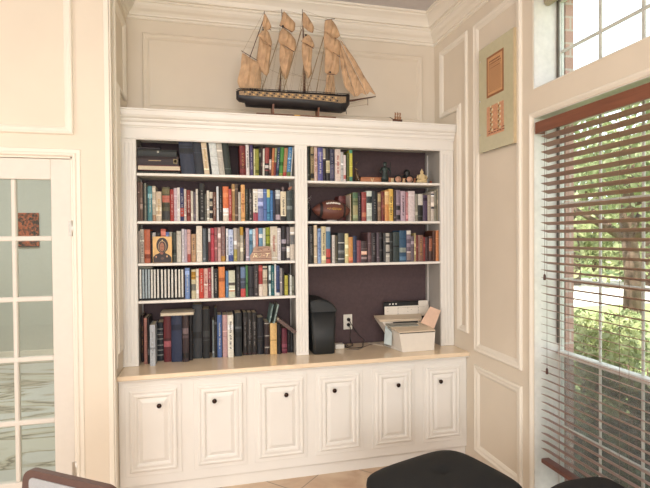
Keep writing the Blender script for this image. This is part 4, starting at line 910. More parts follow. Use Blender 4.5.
tag(cable('', '', [tuple(at(347, 349.5, 2, zc)), tuple(at(358, 349.2, 2, zc)), tuple(at(366, 346, 2, zc)), tuple(at(372, 344, 2, zc)), tuple(at(380, 343.5, 2, zc))], .0022, mat('grey_cable', (110, 100, 96), .5)).build('grey_cord'), 'thin grey cord lying on the countertop towards the printer', 'cord')
# adapter
p0 = at(335, 349.3, 2, ZC); p1 = at(345.3, 349.3, 2, ZC)
root = thing('power_adapter', 'small white power adapter lying on the countertop right of the black bin', 'adapter', ((p0[0]+p1[0])/2, p0[1]+.03, ZC))
MB().box(p0[0]+.004, p0[1], ZC+.0005, p1[0], p0[1]+.055, ZC+.034, M_WHITEPL, .004).build('case', root)
MB().box(p1[0]+.0005, p0[1]+.008, ZC+.004, p1[0]+.016, p0[1]+.038, ZC+.02, M_BLACK, .002).build('connector', root)

# black bin / shredder
a = at(313.5, 355.2, 2, ZC); b_ = at(335.2, 353.7, 2, ZC)
yf0 = (a[1]+b_[1])/2-.002; yb0 = YK-.014
xl_, xr_ = a[0], b_[0]
tl_, tr_ = at(311, 318, 1, yf0-.01)[0], at(337, 318, 1, yf0-.01)[0]
zt_b = ZC+.30
M_BIN = mat('bin_plastic', (24, 27, 29), .5, var=.08, bump=.25, bscale=600)
root = thing('waste_bin', 'black tapered plastic bin with arched lid standing on the countertop', 'bin', ((xl_+xr_)/2, (yf0+yb0)/2, ZC))
def rring(x0, x1, y0, y1, r_, z, n=5):
    out = []
    for cx, cy, a0 in ((x1-r_, y1-r_, 0), (x0+r_, y1-r_, 1), (x0+r_, y0+r_, 2), (x1-r_, y0+r_, 3)):
        for k in range(n+1):
            q = math.pi/2*(a0+k/n); out.append((cx+r_*math.cos(q), cy+r_*math.sin(q), z))
    return out
def loft(mb, rings, mt, smooth=True, cap=True):
    n = len(rings[0]); vs = [p_ for r_ in rings for p_ in r_]
    fs = [(i*n+k, i*n+(k+1) % n, (i+1)*n+(k+1) % n, (i+1)*n+k) for i in range(len(rings)-1) for k in range(n)]
    mb.add(vs, fs, mt, smooth)
    if cap:
        b0 = len(mb.v)-len(vs)
        for f in (list(range(n))[::-1], list(range(len(vs)-n, len(vs)))): mb.f.append([b0+i for i in f]); mb.mi.append(mb.m(mt)); mb.sm.append(False)
    return mb
xl_ = max(xl_, BR0+.014); tl_ = max(tl_, BR0+.002)
loft(MB(), [rring(xl_+.006, xr_-.006, yf0+.006, yb0-.024, .018, ZC+.001), rring(xl_, xr_, yf0, yb0-.02, .02, ZC+.008), rring(tl_+.002, tr_-.002, yf0-.006, yb0-.004, .024, zt_b)], M_BIN).build('bin_body', root)
# arched lid: profile over x (higher left-centre, rolling off to the right)
lid = MB(); xs_ = np.linspace(tl_, tr_, 15); top = []
for x in xs_:
    u = (x-tl_)/(tr_-tl_)
    top.append(zt_b+.018+.074*max(0, 1-abs((u-.28)/.72 if u > .28 else (u-.28)/.5)**2.2)**.75)
rings = []
for x, zz in zip(xs_, top):
    yy0, yy1 = yf0-.010, yb0-.0
    ring = []
    e = .018
    rings.append([(x, yy0, zt_b+.001), (x, yy0, zz-e), (x, yy0+.006, zz-.005), (x, yy0+e, zz), (x, yy1-e, zz), (x, yy1-.006, zz-.005), (x, yy1, zz-e), (x, yy1, zt_b+.001)])
loft(lid, rings, M_BIN, False).build('lid', root)
MB().tube([(tl_+.004, yf0-.012, zt_b+.004), (tl_+.004, yf0-.02, zt_b+.02), (tl_+.006, yf0-.012, zt_b+.036)], .004, M_BIN, 8).build('lid_clip', root)

# printer
M_PR = mat('printer_shell', (226, 218, 206), .42, var=.02); M_PR2 = mat('printer_beige', (214, 196, 172), .45, var=.02); M_PRB = mat('printer_pale_blue', (196, 208, 208), .2)
pf0, pf1 = at(402.5, 352.3, 2, ZC), at(434, 350.3, 2, ZC)
yF = (pf0[1]+pf1[1])/2; yF = max(yF, -.44)
X0 = at(402.5, 350, 1, yF)[0]; X1 = at(434, 350, 1, yF)[0]; XT0 = at(399, 335, 1, yF)[0]; XT1 = min(at(435, 335, 1, yF)[0], BR1-.02)
zT = at(417, 332, 1, yF)[2]; yB = -.13
root = thing('printer', 'white all-in-one printer with open lid and paper tray on the countertop', 'printer', ((X0+X1)/2, -.28, ZC))
X1b = min(X1, BR1-.02)
body = MB().hexa([(X0, yF, ZC+.001), (X1b, yF, ZC+.001), (X1b-.01, yF+.17, ZC+.001), (X0-.02, yF+.17, ZC+.001)], [(XT0, yF-.004, zT), (XT1, yF-.004, zT), (XT1-.01, yF+.17, zT+.01), (XT0-.02, yF+.17, zT+.01)], M_PR)
body.build('front_body', root)
# rear body, rising and flaring to the left
wl = at(377.5, 317.5, 1, -.22); zr = wl[2]
xL = at(388, 343, 2, ZC)[0]
MB().hexa([(xL+.02, yF+.172, ZC+.001), (X1b-.01, yF+.172, ZC+.001), (X1b-.01, yB, ZC+.001), (xL+.02, yB, ZC+.001)],
          [(wl[0]+.03, yF+.172, zr-.03), (XT1-.012, yF+.172, zr-.045), (XT1-.012, yB, zr-.03), (wl[0]+.01, yB, zr-.02)], M_PR).build('rear_body', root)
MB().hexa([(wl[0]+.008, -.25, zr-.028), (at(421, 322, 1, -.24)[0], -.25, zr-.036), (at(420, 316, 1, yB)[0], yB-.02, zr-.014), (wl[0]+.0, yB-.02, zr-.012)],
          [(wl[0], -.255, zr-.010), (at(421, 322, 1, -.24)[0], -.255, zr-.018), (at(420, 316, 1, yB)[0], yB-.02, zr+.002), (wl[0]-.004, yB-.02, zr+.004)], M_PR2).build('top_cover', root)
MB().box(at(393, 321, 1, -.258)[0], -.262, zr-.046, at(418, 321, 1, -.262)[0], -.2555, zr-.034, M_BLACK, .001).build('paper_slot', root)
# sloping scanner bed over the front body
MB().hexa([(XT0+.0, yF-.006, zT+.001), (XT1, yF-.006, zT+.001), (XT1-.006, -.27, zT+.030), (XT0-.05, -.27, zT+.036)], [(XT0, yF-.006, zT+.009), (XT1, yF-.006, zT+.009), (XT1-.006, -.27, zT+.038), (XT0-.05, -.27, zT+.044)], M_PR2).build('scanner_lid', root)
MB().box(XT0+.004, yF-.0065, zT-.006, XT1-.004, yF-.0038, zT+.0005, M_ALU).build('seam', root)
MB().hexa([(XT0-.04, -.33, zT+.024), (XT1-.09, -.33, zT+.022), (XT1-.09, -.275, zT+.033), (XT0-.05, -.275, zT+.036)], [(XT0-.04, -.33, zT+.0345), (XT1-.09, -.33, zT+.0335), (XT1-.09, -.275, zT+.0440), (XT0-.05, -.275, zT+.0465)], mat('scanner_glass_grey', (140, 140, 132), .2)).build('scanner_glass', root)
MB().hexa([(XT0-.058, -.262, ZC+.035), (XT0-.022, yF+.10, ZC+.03), (XT0-.018, yF+.10, ZC+.03), (XT0-.054, -.262, ZC+.035)], [(wl[0]+.045, -.262, zr-.055), (XT0-.022, yF+.09, zT-.01), (XT0-.018, yF+.09, zT-.01), (wl[0]+.05, -.262, zr-.055)], M_PRB).build('side_window', root)
# upright paper support at the rear
s0, s1 = at(384.5, 320, 1, yB)[0], at(428.5, 320, 1, yB)[0]; zb_, zt_ = zr-.02, at(400, 306, 1, yB)[2]
MB().box(s0, yB-.004, zb_, s1, yB+.002, zt_, M_PR, .002).build('paper_support', root)
MB().box(s0-.0, yB+.003, zt_-.02, s1+.002, yB+.03, zt_+.034, M_BLACK, .006).build('rear_hopper', root)
MB().box(s1-.085, yB-.003, zt_, s1-.004, yB+.0025, zt_+.036, M_PR, .002).build('paper_guide', root)
pm_ = MB()
for u, v in ((.07, .55), (.07, .8), (.3, .8), (.3, .3), (.52, .8), (.52, .5), (.6, .65), (.76, .55), (.76, .8)):
    pm_.box(s0+(s1-s0)*u-.002, yB-.0052, zb_+(zt_-zb_)*v-.002, s0+(s1-s0)*u+.002, yB-.0038, zb_+(zt_-zb_)*v+.002, M_ALU)
for x in (.3, .76): pm_.box(s0+(s1-s0)*x-.0012, yB-.0048, zb_+.01, s0+(s1-s0)*x-.0002, yB-.0038, zt_-.012, M_ALU)
pm_.box(s0+(s1-s0)*.3, yB-.0048, zt_-.013, s0+(s1-s0)*.9, yB-.0038, zt_-.012, M_ALU)
for u in (.13, .2, .27): pm_.box(s0+(s1-s0)*u-.009, yB+.0015, zt_+.012, s0+(s1-s0)*u+.004, yB+.0032, zt_+.022, M_WHITEPL)
pm_.build('markings', root)
# flap folded out to the right
f1_, f2_ = at(420.5, 322.5, 1, -.335), at(430, 306.5, 1, -.318); f3_, f4_ = at(440.6, 310.5, 1, -.338), at(434, 328.5, 1, -.355)
for q in (f3_, f4_, f2_): q[0] = min(q[0], BR1+.02)
fl_ = [Vector(q) for q in (f1_, f4_, f3_, f2_)]; nn = (fl_[1]-fl_[0]).cross(fl_[3]-fl_[0]).normalized()*.004
MB().prism([tuple(v) for v in fl_], nn, mat('flap_peach', (214, 180, 156), .5)).build('output_flap', root)
# output tray at lower left
t0, t1 = at(372, 342.3, 2, ZC+.012), at(401, 351.5, 2, ZC+.006)
MB().hexa([tuple(at(384, 345.5, 2, ZC+.002)), tuple(at(401, 351.6, 2, ZC+.002)), tuple(at(401, 347, 2, ZC+.002)), tuple(at(388, 342.0, 2, ZC+.002))], [tuple(at(384, 344.5, 2, ZC+.006)), tuple(at(401, 350.5, 2, ZC+.010)), tuple(at(401, 346, 2, ZC+.010)), tuple(at(388, 341.5, 2, ZC+.006))], M_PR).build('output_tray', root)
# papers lying next to the printer
q = [at(367, 342.5, 2, ZC+.001), at(383, 346.2, 2, ZC+.001), at(385, 342.2, 2, ZC+.001), at(371, 340.2, 2, ZC+.001)]
for q_ in q: q_[1] = min(q_[1], YK-.02)
tag(MB().prism([tuple(v) for v in q], (0, 0, .0025), mat('paper_sheets', (222, 208, 190), .7)).build('paper_stack'), 'few sheets of pale paper on the countertop left of the printer', 'paper')

# framed documents on the right wall
Y0p, Y1p = at(479, 100, 0, -.03)[1], at(513.3, 90, 0, -.03)[1]
Z0p = (at(479, 153, 0, -.03)[2]+at(514, 143.5, 0, -.03)[2])/2; Z1p = (at(478.8, 50.5, 0, -.03)[2]+at(514, 27.5, 0, -.03)[2])/2
root = thing('document_frame', 'tall pale green acrylic frame with two printed documents on the right wall', 'picture', (-.02, (Y0p+Y1p)/2, (Z0p+Z1p)/2))
M_ACR = mat('pale_green_acrylic', (196, 189, 156), .25, var=.03, coat=.5); M_ACE = mat('acrylic_edge', (118, 122, 88), .2); M_DOC = mat('old_paper', (206, 158, 112), .7, var=.06)
M_DOCB = mat('document_border', (150, 98, 62), .6); M_INK = mat('ink_brown', (112, 68, 48), .7)
MB().box(-.030, Y0p, Z0p, -.0225, Y1p, Z1p, M_ACR, .001).build('front_sheet', root)
MB().box(-.0222, Y0p-.006, Z0p+.004, -.002, Y1p+.02, Z1p-.004, M_ACE, .001).build('backing', root)
MB().box(-.0302, Y1p+.0, Z0p, -.002, Y1p-.006, Z1p, mat('frame_edge_tan', (196, 176, 140), .3), .001).build('edge_strip', root)
def dy(px, py): return at(px, py, 0, -.031)
def docbox(mb, ya, yb_, za, zb2, d, mt): mb.box(-.0302-d, ya, za, -.0302, yb_, zb2, mt)
dm = MB()
ya, yb2 = dy(486.6, 80)[1], dy(503.6, 80)[1]; zt1, zb1 = (dy(486.6, 57.9)[2]+dy(503.3, 47.8)[2])/2, (dy(486.4, 98.9)[2]+dy(503.8, 90.3)[2])/2
docbox(dm, ya, yb2, zb1, zt1, .0008, M_DOCB); docbox(dm, ya-.014, yb2+.014, zb1+.014, zt1-.014, .0012, M_DOC)
rr_ = random.Random(11); z = zt1-.034; k = 0
while z > zb1+.03:
    hgt = .009 if k in (0, 1, 3) else .0035; ind = .03 if k in (0, 1, 3) else .022
    y = ya-ind
    while y > yb2+ind+.006:
        l_ = rr_.uniform(.006, .02); docbox(dm, y, max(y-l_, yb2+ind), z-hgt, z, .0015, M_INK); y -= l_+.004
    z -= hgt+.0075; k += 1
dm.build('upper_document', root)
dm = MB(); zt2, zb2_ = (dy(486.4, 107.5)[2]+dy(503.8, 100.3)[2])/2, (dy(486.4, 137.6)[2]+dy(503.8, 130.4)[2])/2
docbox(dm, ya, yb2, zb2_, zt2, .0008, mat('printed_sheet', (206, 152, 118), .7, var=.15, scale=60))
M_LT = mat('pale_print', (232, 216, 178), .6)
for i in range(5):
    for j in range(2):
        cy_ = ya-(ya-yb2)*(.27+.46*j); cz_ = zt2-(zt2-zb2_)*(.10+.17*i)
        for kk in range(5):
            q_ = kk*1.2566; dm.lathe([(.001, 0), (.010, .0004), (.009, .0009)], (-.0309, cy_+.012*math.cos(q_), cz_+.012*math.sin(q_)), M_LT if kk % 2 else M_DOC, 8, (-1, 0, 0))
        dm.lathe([(.001, 0), (.006, .0006), (.005, .0012)], (-.0309, cy_, cz_), M_INK, 8, (-1, 0, 0))
for i in range(2):
    for j in range(6): docbox(dm, ya-.02-j*.03, ya-.04-j*.03, zb2_+.012+i*.016, zb2_+.018+i*.016, .0013, M_INK)
dm.build('lower_document', root)
for y in (Y0p-.014, Y1p+.014):
    for z in (Z0p+.12, (Z0p+Z1p)/2, Z1p-.08):
        if y == Y1p+.014: continue
        MB().lathe([(.006, 0), (.0065, .003), (.003, .005)], (-.030, y, z), M_CHROME, 12, (-1, 0, 0)).build('standoff', root)

# ------------------------------------------------------------------ model ship
M_HULL = mat('ship_black', (30, 28, 32), .4, var=.2); M_HBAND = mat('ship_band', (150, 126, 98), .5, var=.3, scale=150); M_SAILS = mat('sail_cloth', (192, 158, 124), .85, var=.2, scale=22, bump=.3)
M_SPAR = mat('ship_spar', (84, 50, 34), .5); M_STAND = wave_mat('stand_wood', (84, 50, 34), (128, 80, 50), .4, 10, .5, (1, 6, 6)); M_ROPE = mat('ship_rope', (168, 146, 116), .8)
YS = -.322
def S(u, v, y=0):   # ship drawing coordinates -> the plane Y = YS at real size
    p_ = at(225+u/4.0625, v/4.0625, 1, YS); return Vector((p_[0], YS+y, p_[2]))
root = thing('model_ship', 'large wooden model sailing ship with tan sails on top of the bookcase', 'model ship', (-1.15, YS, ZT))
# hull: stations from stern to bow: (u, deck v, band v, keel v, half-width)
ST = [(46, 372, 392, 404, .024), (56, 370, 396, 414, .040), (80, 371, 400, 419, .052), (84, 371, 400, 434, .055), (120, 374, 405, 437, .062), (180, 378, 410, 441, .066), (250, 382, 415, 443, .067), (320, 385, 419, 448, .066),
      (380, 387, 424, 453, .062), (430, 389, 428, 457, .052), (465, 389, 430, 460, .036), (488, 387, 424, 452, .018), (506, 386, 408, 424, .004)]
rings = []
for u, vd, vb, vk, hw in ST:
    d, b2, kk = S(u, vd), S(u, vb), S(u, vk); r_ = []
    for s_, zz, w_ in ((-1, d.z, .86), (-1, (d.z+b2.z)/2, .97), (-1, b2.z, 1.0), (-1, (b2.z+kk.z)/2, .86), (-1, kk.z+.008, .45), (0, kk.z, 0), (1, kk.z+.008, .45), (1, (b2.z+kk.z)/2, .86), (1, b2.z, 1.0), (1, (d.z+b2.z)/2, .97), (1, d.z, .86)):
        r_.append((d.x, YS+s_*hw*w_, zz))
    rings.append(r_)
loft(MB(), rings, M_HULL).build('hull', root)
# gun band: raised strip with ports along both sides
for sg in (-1, 1):
    band = MB(); top_, bot_ = [], []
    for (u, vd, vb, vk, hw) in ST[1:12]:
        d, b2 = S(u, vd), S(u, vb)
        top_.append((d.x, YS+sg*(hw*.90+.0025), d.z-(d.z-b2.z)*.22)); bot_.append((d.x, YS+sg*(hw*1.0+.0025), b2.z+(d.z-b2.z)*.12))
    n = len(top_); band.add(top_+bot_, [(i, i+1, n+i+1, n+i) for i in range(n-1)], M_HBAND)
    band.add([(x, y-sg*.004, z) for x, y, z in top_+bot_], [(i, i+1, n+i+1, n+i) for i in range(n-1)], M_HULL)
    for k in range(26):
        u = 78+k*14.6
        j = max(i for i in range(len(ST)-1) if ST[i][0] <= u); f_ = (u-ST[j][0])/(ST[j+1][0]-ST[j][0])
        vd, vb, hw = [ST[j][q]+(ST[j+1][q]-ST[j][q])*f_ for q in (1, 2, 4)]
        for row in (0, 1):
            c_ = S(u+row*6, vd+(vb-vd)*(.42+.30*row)); y = YS+sg*(hw*.97+.004)
            band.box(c_.x-.006, y-.002, c_.z-.0045, c_.x+.006, y+.002, c_.z+.0045, mat('gun_port', (212, 176, 116), .5) if (k+row) % 2 else M_HULL, .001)
    band.build('gun_band', root)
dk = MB(); vs = []
for u, vd, vb, vk, hw in ST: d = S(u, vd+5); vs += [(d.x, YS-hw*.8, d.z), (d.x, YS+hw*.8, d.z)]
dk.add(vs, [(2*i, 2*i+1, 2*i+3, 2*i+2) for i in range(len(ST)-1)], mat('deck_wood', (150, 108, 72), .6))
dk.build('deck', root)
rl = MB()
for sg in (-1, 1):
    rl.tube([(S(u, vd-4).x, YS+sg*hw*.86, S(u, vd-4).z) for u, vd, vb, vk, hw in ST], .0022, M_HULL, 6)
    for k in range(30):
        u = 60+k*14.5; j = max(i for i in range(len(ST)-1) if ST[i][0] <= u); f_ = (u-ST[j][0])/(ST[j+1][0]-ST[j][0]); vd, hw = [ST[j][q]+(ST[j+1][q]-ST[j][q])*f_ for q in (1, 4)]
        a_ = S(u, vd-4); rl.tube([(a_.x, YS+sg*hw*.86, a_.z), (a_.x, YS+sg*hw*.86, a_.z-.010)], .0012, M_HULL, 5)
rl.build('railing', root)
bt = MB()
a_ = S(275, 378); bt.box(a_.x-.04, YS-.02, a_.z-.006, a_.x+.035, YS+.02, a_.z+.006, M_HULL, .003)
a_ = S(120, 366); bt.box(a_.x-.035, YS-.03, a_.z-.008, a_.x+.02, YS+.03, a_.z+.004, M_HULL, .003); bt.build('deck_house', root)
# stand
zl = ZT+.0012; b0, b1 = S(125, 455), S(446, 474)
stn = MB().box(b0.x, YS-.034, zl, b1.x, YS-.022, zl+.010, M_STAND, .002).box(b0.x, YS+.022, zl, b1.x, YS+.035, zl+.010, M_STAND, .002)
for u in (193, 375):
    p_ = S(u, 455); kz = S(u, 441+(u-193)*.08).z
    stn.box(p_.x-.007, YS-.036, zl+.0005, p_.x+.007, YS+.036, zl+.020, M_STAND, .002)
    for s_ in (-1, 1): stn.prism([(p_.x-.006, YS+s_*.012, zl+.018), (p_.x-.006, YS+s_*.036, zl+.018), (p_.x-.006, YS+s_*.05, kz+.018), (p_.x-.006, YS+s_*.042, kz+.022), (p_.x-.006, YS+s_*.022, kz+.002), (p_.x-.006, YS+s_*.0, kz-.004)], (.012, 0, 0), M_STAND)
stn.build('stand', root)
pl_ = S(290, 466); MB().box(pl_.x-.02, YS-.0365, zl+.002, pl_.x+.02, YS-.0352, zl+.009, M_GOLD).build('brass_plate', root)
# bowsprit
sp = MB().tube([S(470, 412), S(520, 408), S(612, 392)], [.0085, .007, .003], M_SPAR, 8).tube([S(580, 398), S(580, 428)], .0018, M_SPAR, 6).tube([S(500, 436), S(580, 424)], .0012, M_ROPE, 5).tube([S(500, 425), S(612, 393)], .001, M_ROPE, 5)
sp.build('bowsprit', root)
# masts
MAST = [((137, 378), (137, 250), (112, 200), (160, 44)), ((220, 382), (232, 250), (236, 140), (230, 38)), ((322, 386), (322, 250), (318, 150), (314, 38)), ((424, 388), (424, 260), (424, 150), (428, 80))]
for mp_ in MAST:
    lo, hi = S(*mp_[0]), S(*mp_[3])
    if mp_ is MAST[0]:
        MB().tube([S(135, 378), S(135, 285), S(150, 150), S(160, 44)], [.0085, .006, .0035, .0015], M_SPAR, 8).tube([S(95, 250, -.004), S(158, 75, -.004)], .003, M_SPAR, 6).build('mast', root)
    else: MB().tube([lo, S(*mp_[1]), S(*mp_[2]), hi], [.0115, .008, .005, .002], M_SPAR, 8).build('mast', root)
def sail(poly, depth, y0=0, name='sail', pinch=1.0, skew=.0):
    """cloth stretched inside an outline, bellied towards the viewer"""
    n = len(poly); c = Vector((sum(p_[0] for p_ in poly)/n, sum(p_[1] for p_ in poly)/n)); rings_ = []
    # densify with rounded outline
    P = [Vector(p_) for p_ in poly]; out = []
    for i in range(n):
        p0, p1, p2, p3 = P[i-1], P[i], P[(i+1) % n], P[(i+2) % n]
        for k in range(4):
            t = k/4; lin_ = p1+(p2-p1)*t; cr_ = .5*((2*p1)+(-p0+p2)*t+(2*p0-5*p1+4*p2-p3)*t*t+(-p0+3*p1-3*p2+p3)*t**3)
            out.append(lin_*.45+cr_*.55)
    vs = []; K = 6; m_ = len(out); us = [p_.x for p_ in out]; cu = c.x
    for k in range(K):
        f_ = 1-k/K
        for p_ in out:
            q = c+(p_-c)*f_; bl = depth*(1-f_**2)
            fold = .008*math.sin(q.x*.33+q.y*.05)*(1-f_**4)
            vs.append(S(q.x, q.y, y0-bl-fold+skew*(q.x-cu)))
    vs.append(S(c.x, c.y, y0-depth))
    fs = [(k*m_+i, k*m_+(i+1) % m_, (k+1)*m_+(i+1) % m_, (k+1)*m_+i) for k in range(K-1) for i in range(m_)]
    fs += [((K-1)*m_+i, (K-1)*m_+(i+1) % m_, K*m_) for i in range(m_)]
    back = [Vector(v)+Vector((0, .0014, 0)) for v in vs]; o_ = len(vs)
    fs2 = [tuple(o_+i for i in f)[::-1] for f in fs]+[(i, (i+1) % m_, o_+(i+1) % m_, o_+i) for i in range(m_)]
    return MB().add(vs+back, fs+fs2, M_SAILS, True).build(name, root)
SA = [([(160, 56), (176, 82), (188, 112), (176, 125), (160, 118), (151, 104)], .016), ([(158, 112), (178, 135), (190, 172), (186, 194), (160, 172), (133, 148), (146, 132)], .028),
      ([(140, 150), (164, 178), (188, 194), (182, 240), (178, 296), (166, 310), (146, 290), (128, 250), (134, 200)], .034), ([(70, 218), (100, 236), (142, 262), (146, 310), (142, 368), (100, 372), (62, 362), (50, 332), (62, 280)], .022),
      ([(238, 48), (262, 72), (284, 96), (282, 124), (268, 134), (246, 118), (222, 104), (230, 78)], .026), ([(234, 116), (262, 134), (286, 166), (286, 200), (276, 212), (246, 192), (217, 174), (220, 136)], .036),
      ([(224, 180), (250, 198), (276, 212), (270, 250), (258, 300), (244, 326), (230, 300), (220, 240)], .038),
      ([(318, 50), (344, 82), (360, 112), (356, 136), (336, 128), (314, 104)], .026), ([(330, 142), (346, 150), (362, 184), (358, 196), (334, 184), (310, 170)], .026),
      ([(312, 175), (334, 186), (354, 198), (350, 256), (352, 300), (336, 322), (322, 290), (312, 232)], .036),
      ([(405, 88), (430, 80), (452, 110), (466, 148), (446, 160), (420, 144), (402, 128)], .022), ([(402, 130), (434, 152), (466, 170), (464, 226), (436, 216), (402, 192)], .036),
      ([(406, 196), (436, 214), (462, 232), (462, 290), (448, 306), (424, 302), (404, 294)], .036), ([(412, 306), (440, 306), (446, 388), (424, 386), (402, 388), (408, 350)], .008)]
for p_, d_ in SA: sail(p_, d_, -.010)
for p_, d_, y_ in (([(458, 166), (474, 200), (500, 300), (530, 392), (508, 376), (486, 350), (472, 280)], .012, .0), ([(460, 166), (500, 240), (545, 330), (572, 386), (552, 380), (530, 392), (500, 300)], .012, -.012), ([(462, 164), (520, 240), (560, 310), (608, 388), (584, 376), (572, 386), (540, 320)], .010, -.022)):
    sail(p_, d_, y_, 'jib')
for (u0, v0, u1, v1) in ((66, 208, 146, 258), (134, 140, 186, 192), (153, 102, 186, 126), (216, 172, 280, 214), (220, 104, 272, 134), (308, 168, 358, 200), (314, 106, 356, 134), (402, 188, 466, 236), (404, 128, 450, 160), (404, 84, 444, 80), (412, 302, 446, 306)):
    MB().tube([S(u0, v0, -.008), S(u1, v1, -.014)], .0024, M_SPAR, 6).build('yard', root)
for u, v in ((154, 128), (326, 148), (424, 298), (233, 112)): MB().lathe([(.006, -.004), (.007, 0), (.006, .005)], S(u, v, -.022), M_HULL, 10).build('mast_top', root)
# rigging
rg = MB()
def rope(a_, b2, r_=.0009, y0=0, y1=0): rg.tube([S(*a_, y0), S(*b2, y1)], r_, M_ROPE, 4)
for a_, b2 in (((160, 46), (230, 44)), ((230, 40), (314, 58)), ((314, 40), (428, 82)), ((428, 82), (612, 390)), ((158, 50), (70, 214)), ((160, 112), (222, 112)), ((286, 108), (314, 108)), ((360, 115), (404, 130)), ((462, 160), (575, 388)), ((140, 262), (222, 300)), ((245, 290), (312, 310)), ((240, 300), (420, 330))): rope(a_, b2)
for a_, b2 in (((217, 160), (148, 372)), ((312, 118), (236, 374)), ((402, 148), (334, 374)), ((424, 82), (370, 380))): rope(a_, b2, .0034, .006, .006)
for (um, vt, vb) in ((137, 250, 376), (226, 260, 380), (322, 256, 384), (424, 300, 388)):
    for sg in (-1, 1):
        for k in range(5):
            hw_ = .056; rope((um, vt), (um-24+k*12, vb), .0013, sg*.004, sg*hw_)
        for j in range(1, 9):
            f_ = j/9; rope((um-24*f_, vt+(vb-vt)*f_), (um+24*f_, vt+(vb-vt)*f_), .0006, sg*(.004+.052*f_), sg*(.004+.052*f_))
for (um, vt) in ((158, 60), (234, 50), (318, 50), (428, 90)):
    for k in (-1, 1):
        for sg in (-1, 1): rope((um, vt), (um+k*34-20, 378), .0007, 0, sg*.055)
rg.build('rigging', root)
an = MB().tube([S(470, 440, -.045), S(472, 462, -.045), S(462, 466, -.045)], .0022, M_HULL, 6).tube([S(472, 462, -.045), S(484, 458, -.045)], .0022, M_HULL, 6).tube([S(484, 448, -.045), S(486, 470, -.045)], .002, M_HULL, 6); an.build('anchor', root)
# tiny ship further right
YS2 = -.335
def T(u, v, y=0): p_ = at(380+u/20.33, 100+v/20.33, 1, YS2); return Vector((p_[0], YS2+y, p_[2]))
root = thing('miniature_ship', 'tiny brown model ship to the right of the large one on the bookcase top', 'model ship', (T(340, 400).x, YS2, ZT))
zb = ZT+.0008; x0, x1, xb = T(265, 0).x, T(445, 0).x, T(190, 0).x; zh = zb
rings = []
for f_, hw, rise in ((0, .003, .014), (.12, .009, .008), (.4, .012, .004), (.8, .011, .004), (1, .007, .010)):
    x = x0-.004+(x1-x0+.004)*f_; rings.append([(x, YS2-hw, zb+.016+rise*.5), (x, YS2-hw*.7, zb+.004+rise*.3), (x, YS2, zb), (x, YS2+hw*.7, zb+.004+rise*.3), (x, YS2+hw, zb+.016+rise*.5)])
loft(MB(), rings, M_SPAR).build('hull', root)
MB().tube([(x0+.004, YS2, zb+.018), (xb, YS2, zb+.034)], [.003, .0015], M_SPAR, 6).build('bowsprit', root)
M_SAIL2 = mat('brown_sail', (150, 112, 82), .8, var=.15, scale=100)
for k, (u0, u1, vt) in enumerate(((285, 325, 262), (335, 372, 248), (385, 415, 268))):
    um = (u0+u1)/2; xm_ = T(um, 0).x; zt_2 = max(T(um, vt).z, zb+.07); MB().tube([(xm_, YS2, zb+.012), (xm_, YS2, zt_2)], .0013, M_SPAR, 5).build('mast', root)
    w_ = .0075
    for lv in (0, 1):
        za_, zb2 = zb+.020+lv*.026, zb+.043+lv*.026; ws = w_*(1-.25*lv); g = []
        for i in range(4):
            for j in range(4): g.append((xm_-ws+2*ws*i/3, YS2-.003-.006*math.sin(math.pi*j/3), za_+(min(zb2, zt_2)-za_)*j/3))
        g2 = [(x, y+.0012, z) for x, y, z in g]
        fs = [(i*4+j, (i+1)*4+j, (i+1)*4+j+1, i*4+j+1) for i in range(3) for j in range(3)]
        MB().add(g+g2, fs+[tuple(16+q for q in f)[::-1] for f in fs], M_SAIL2, True).build('sail', root)

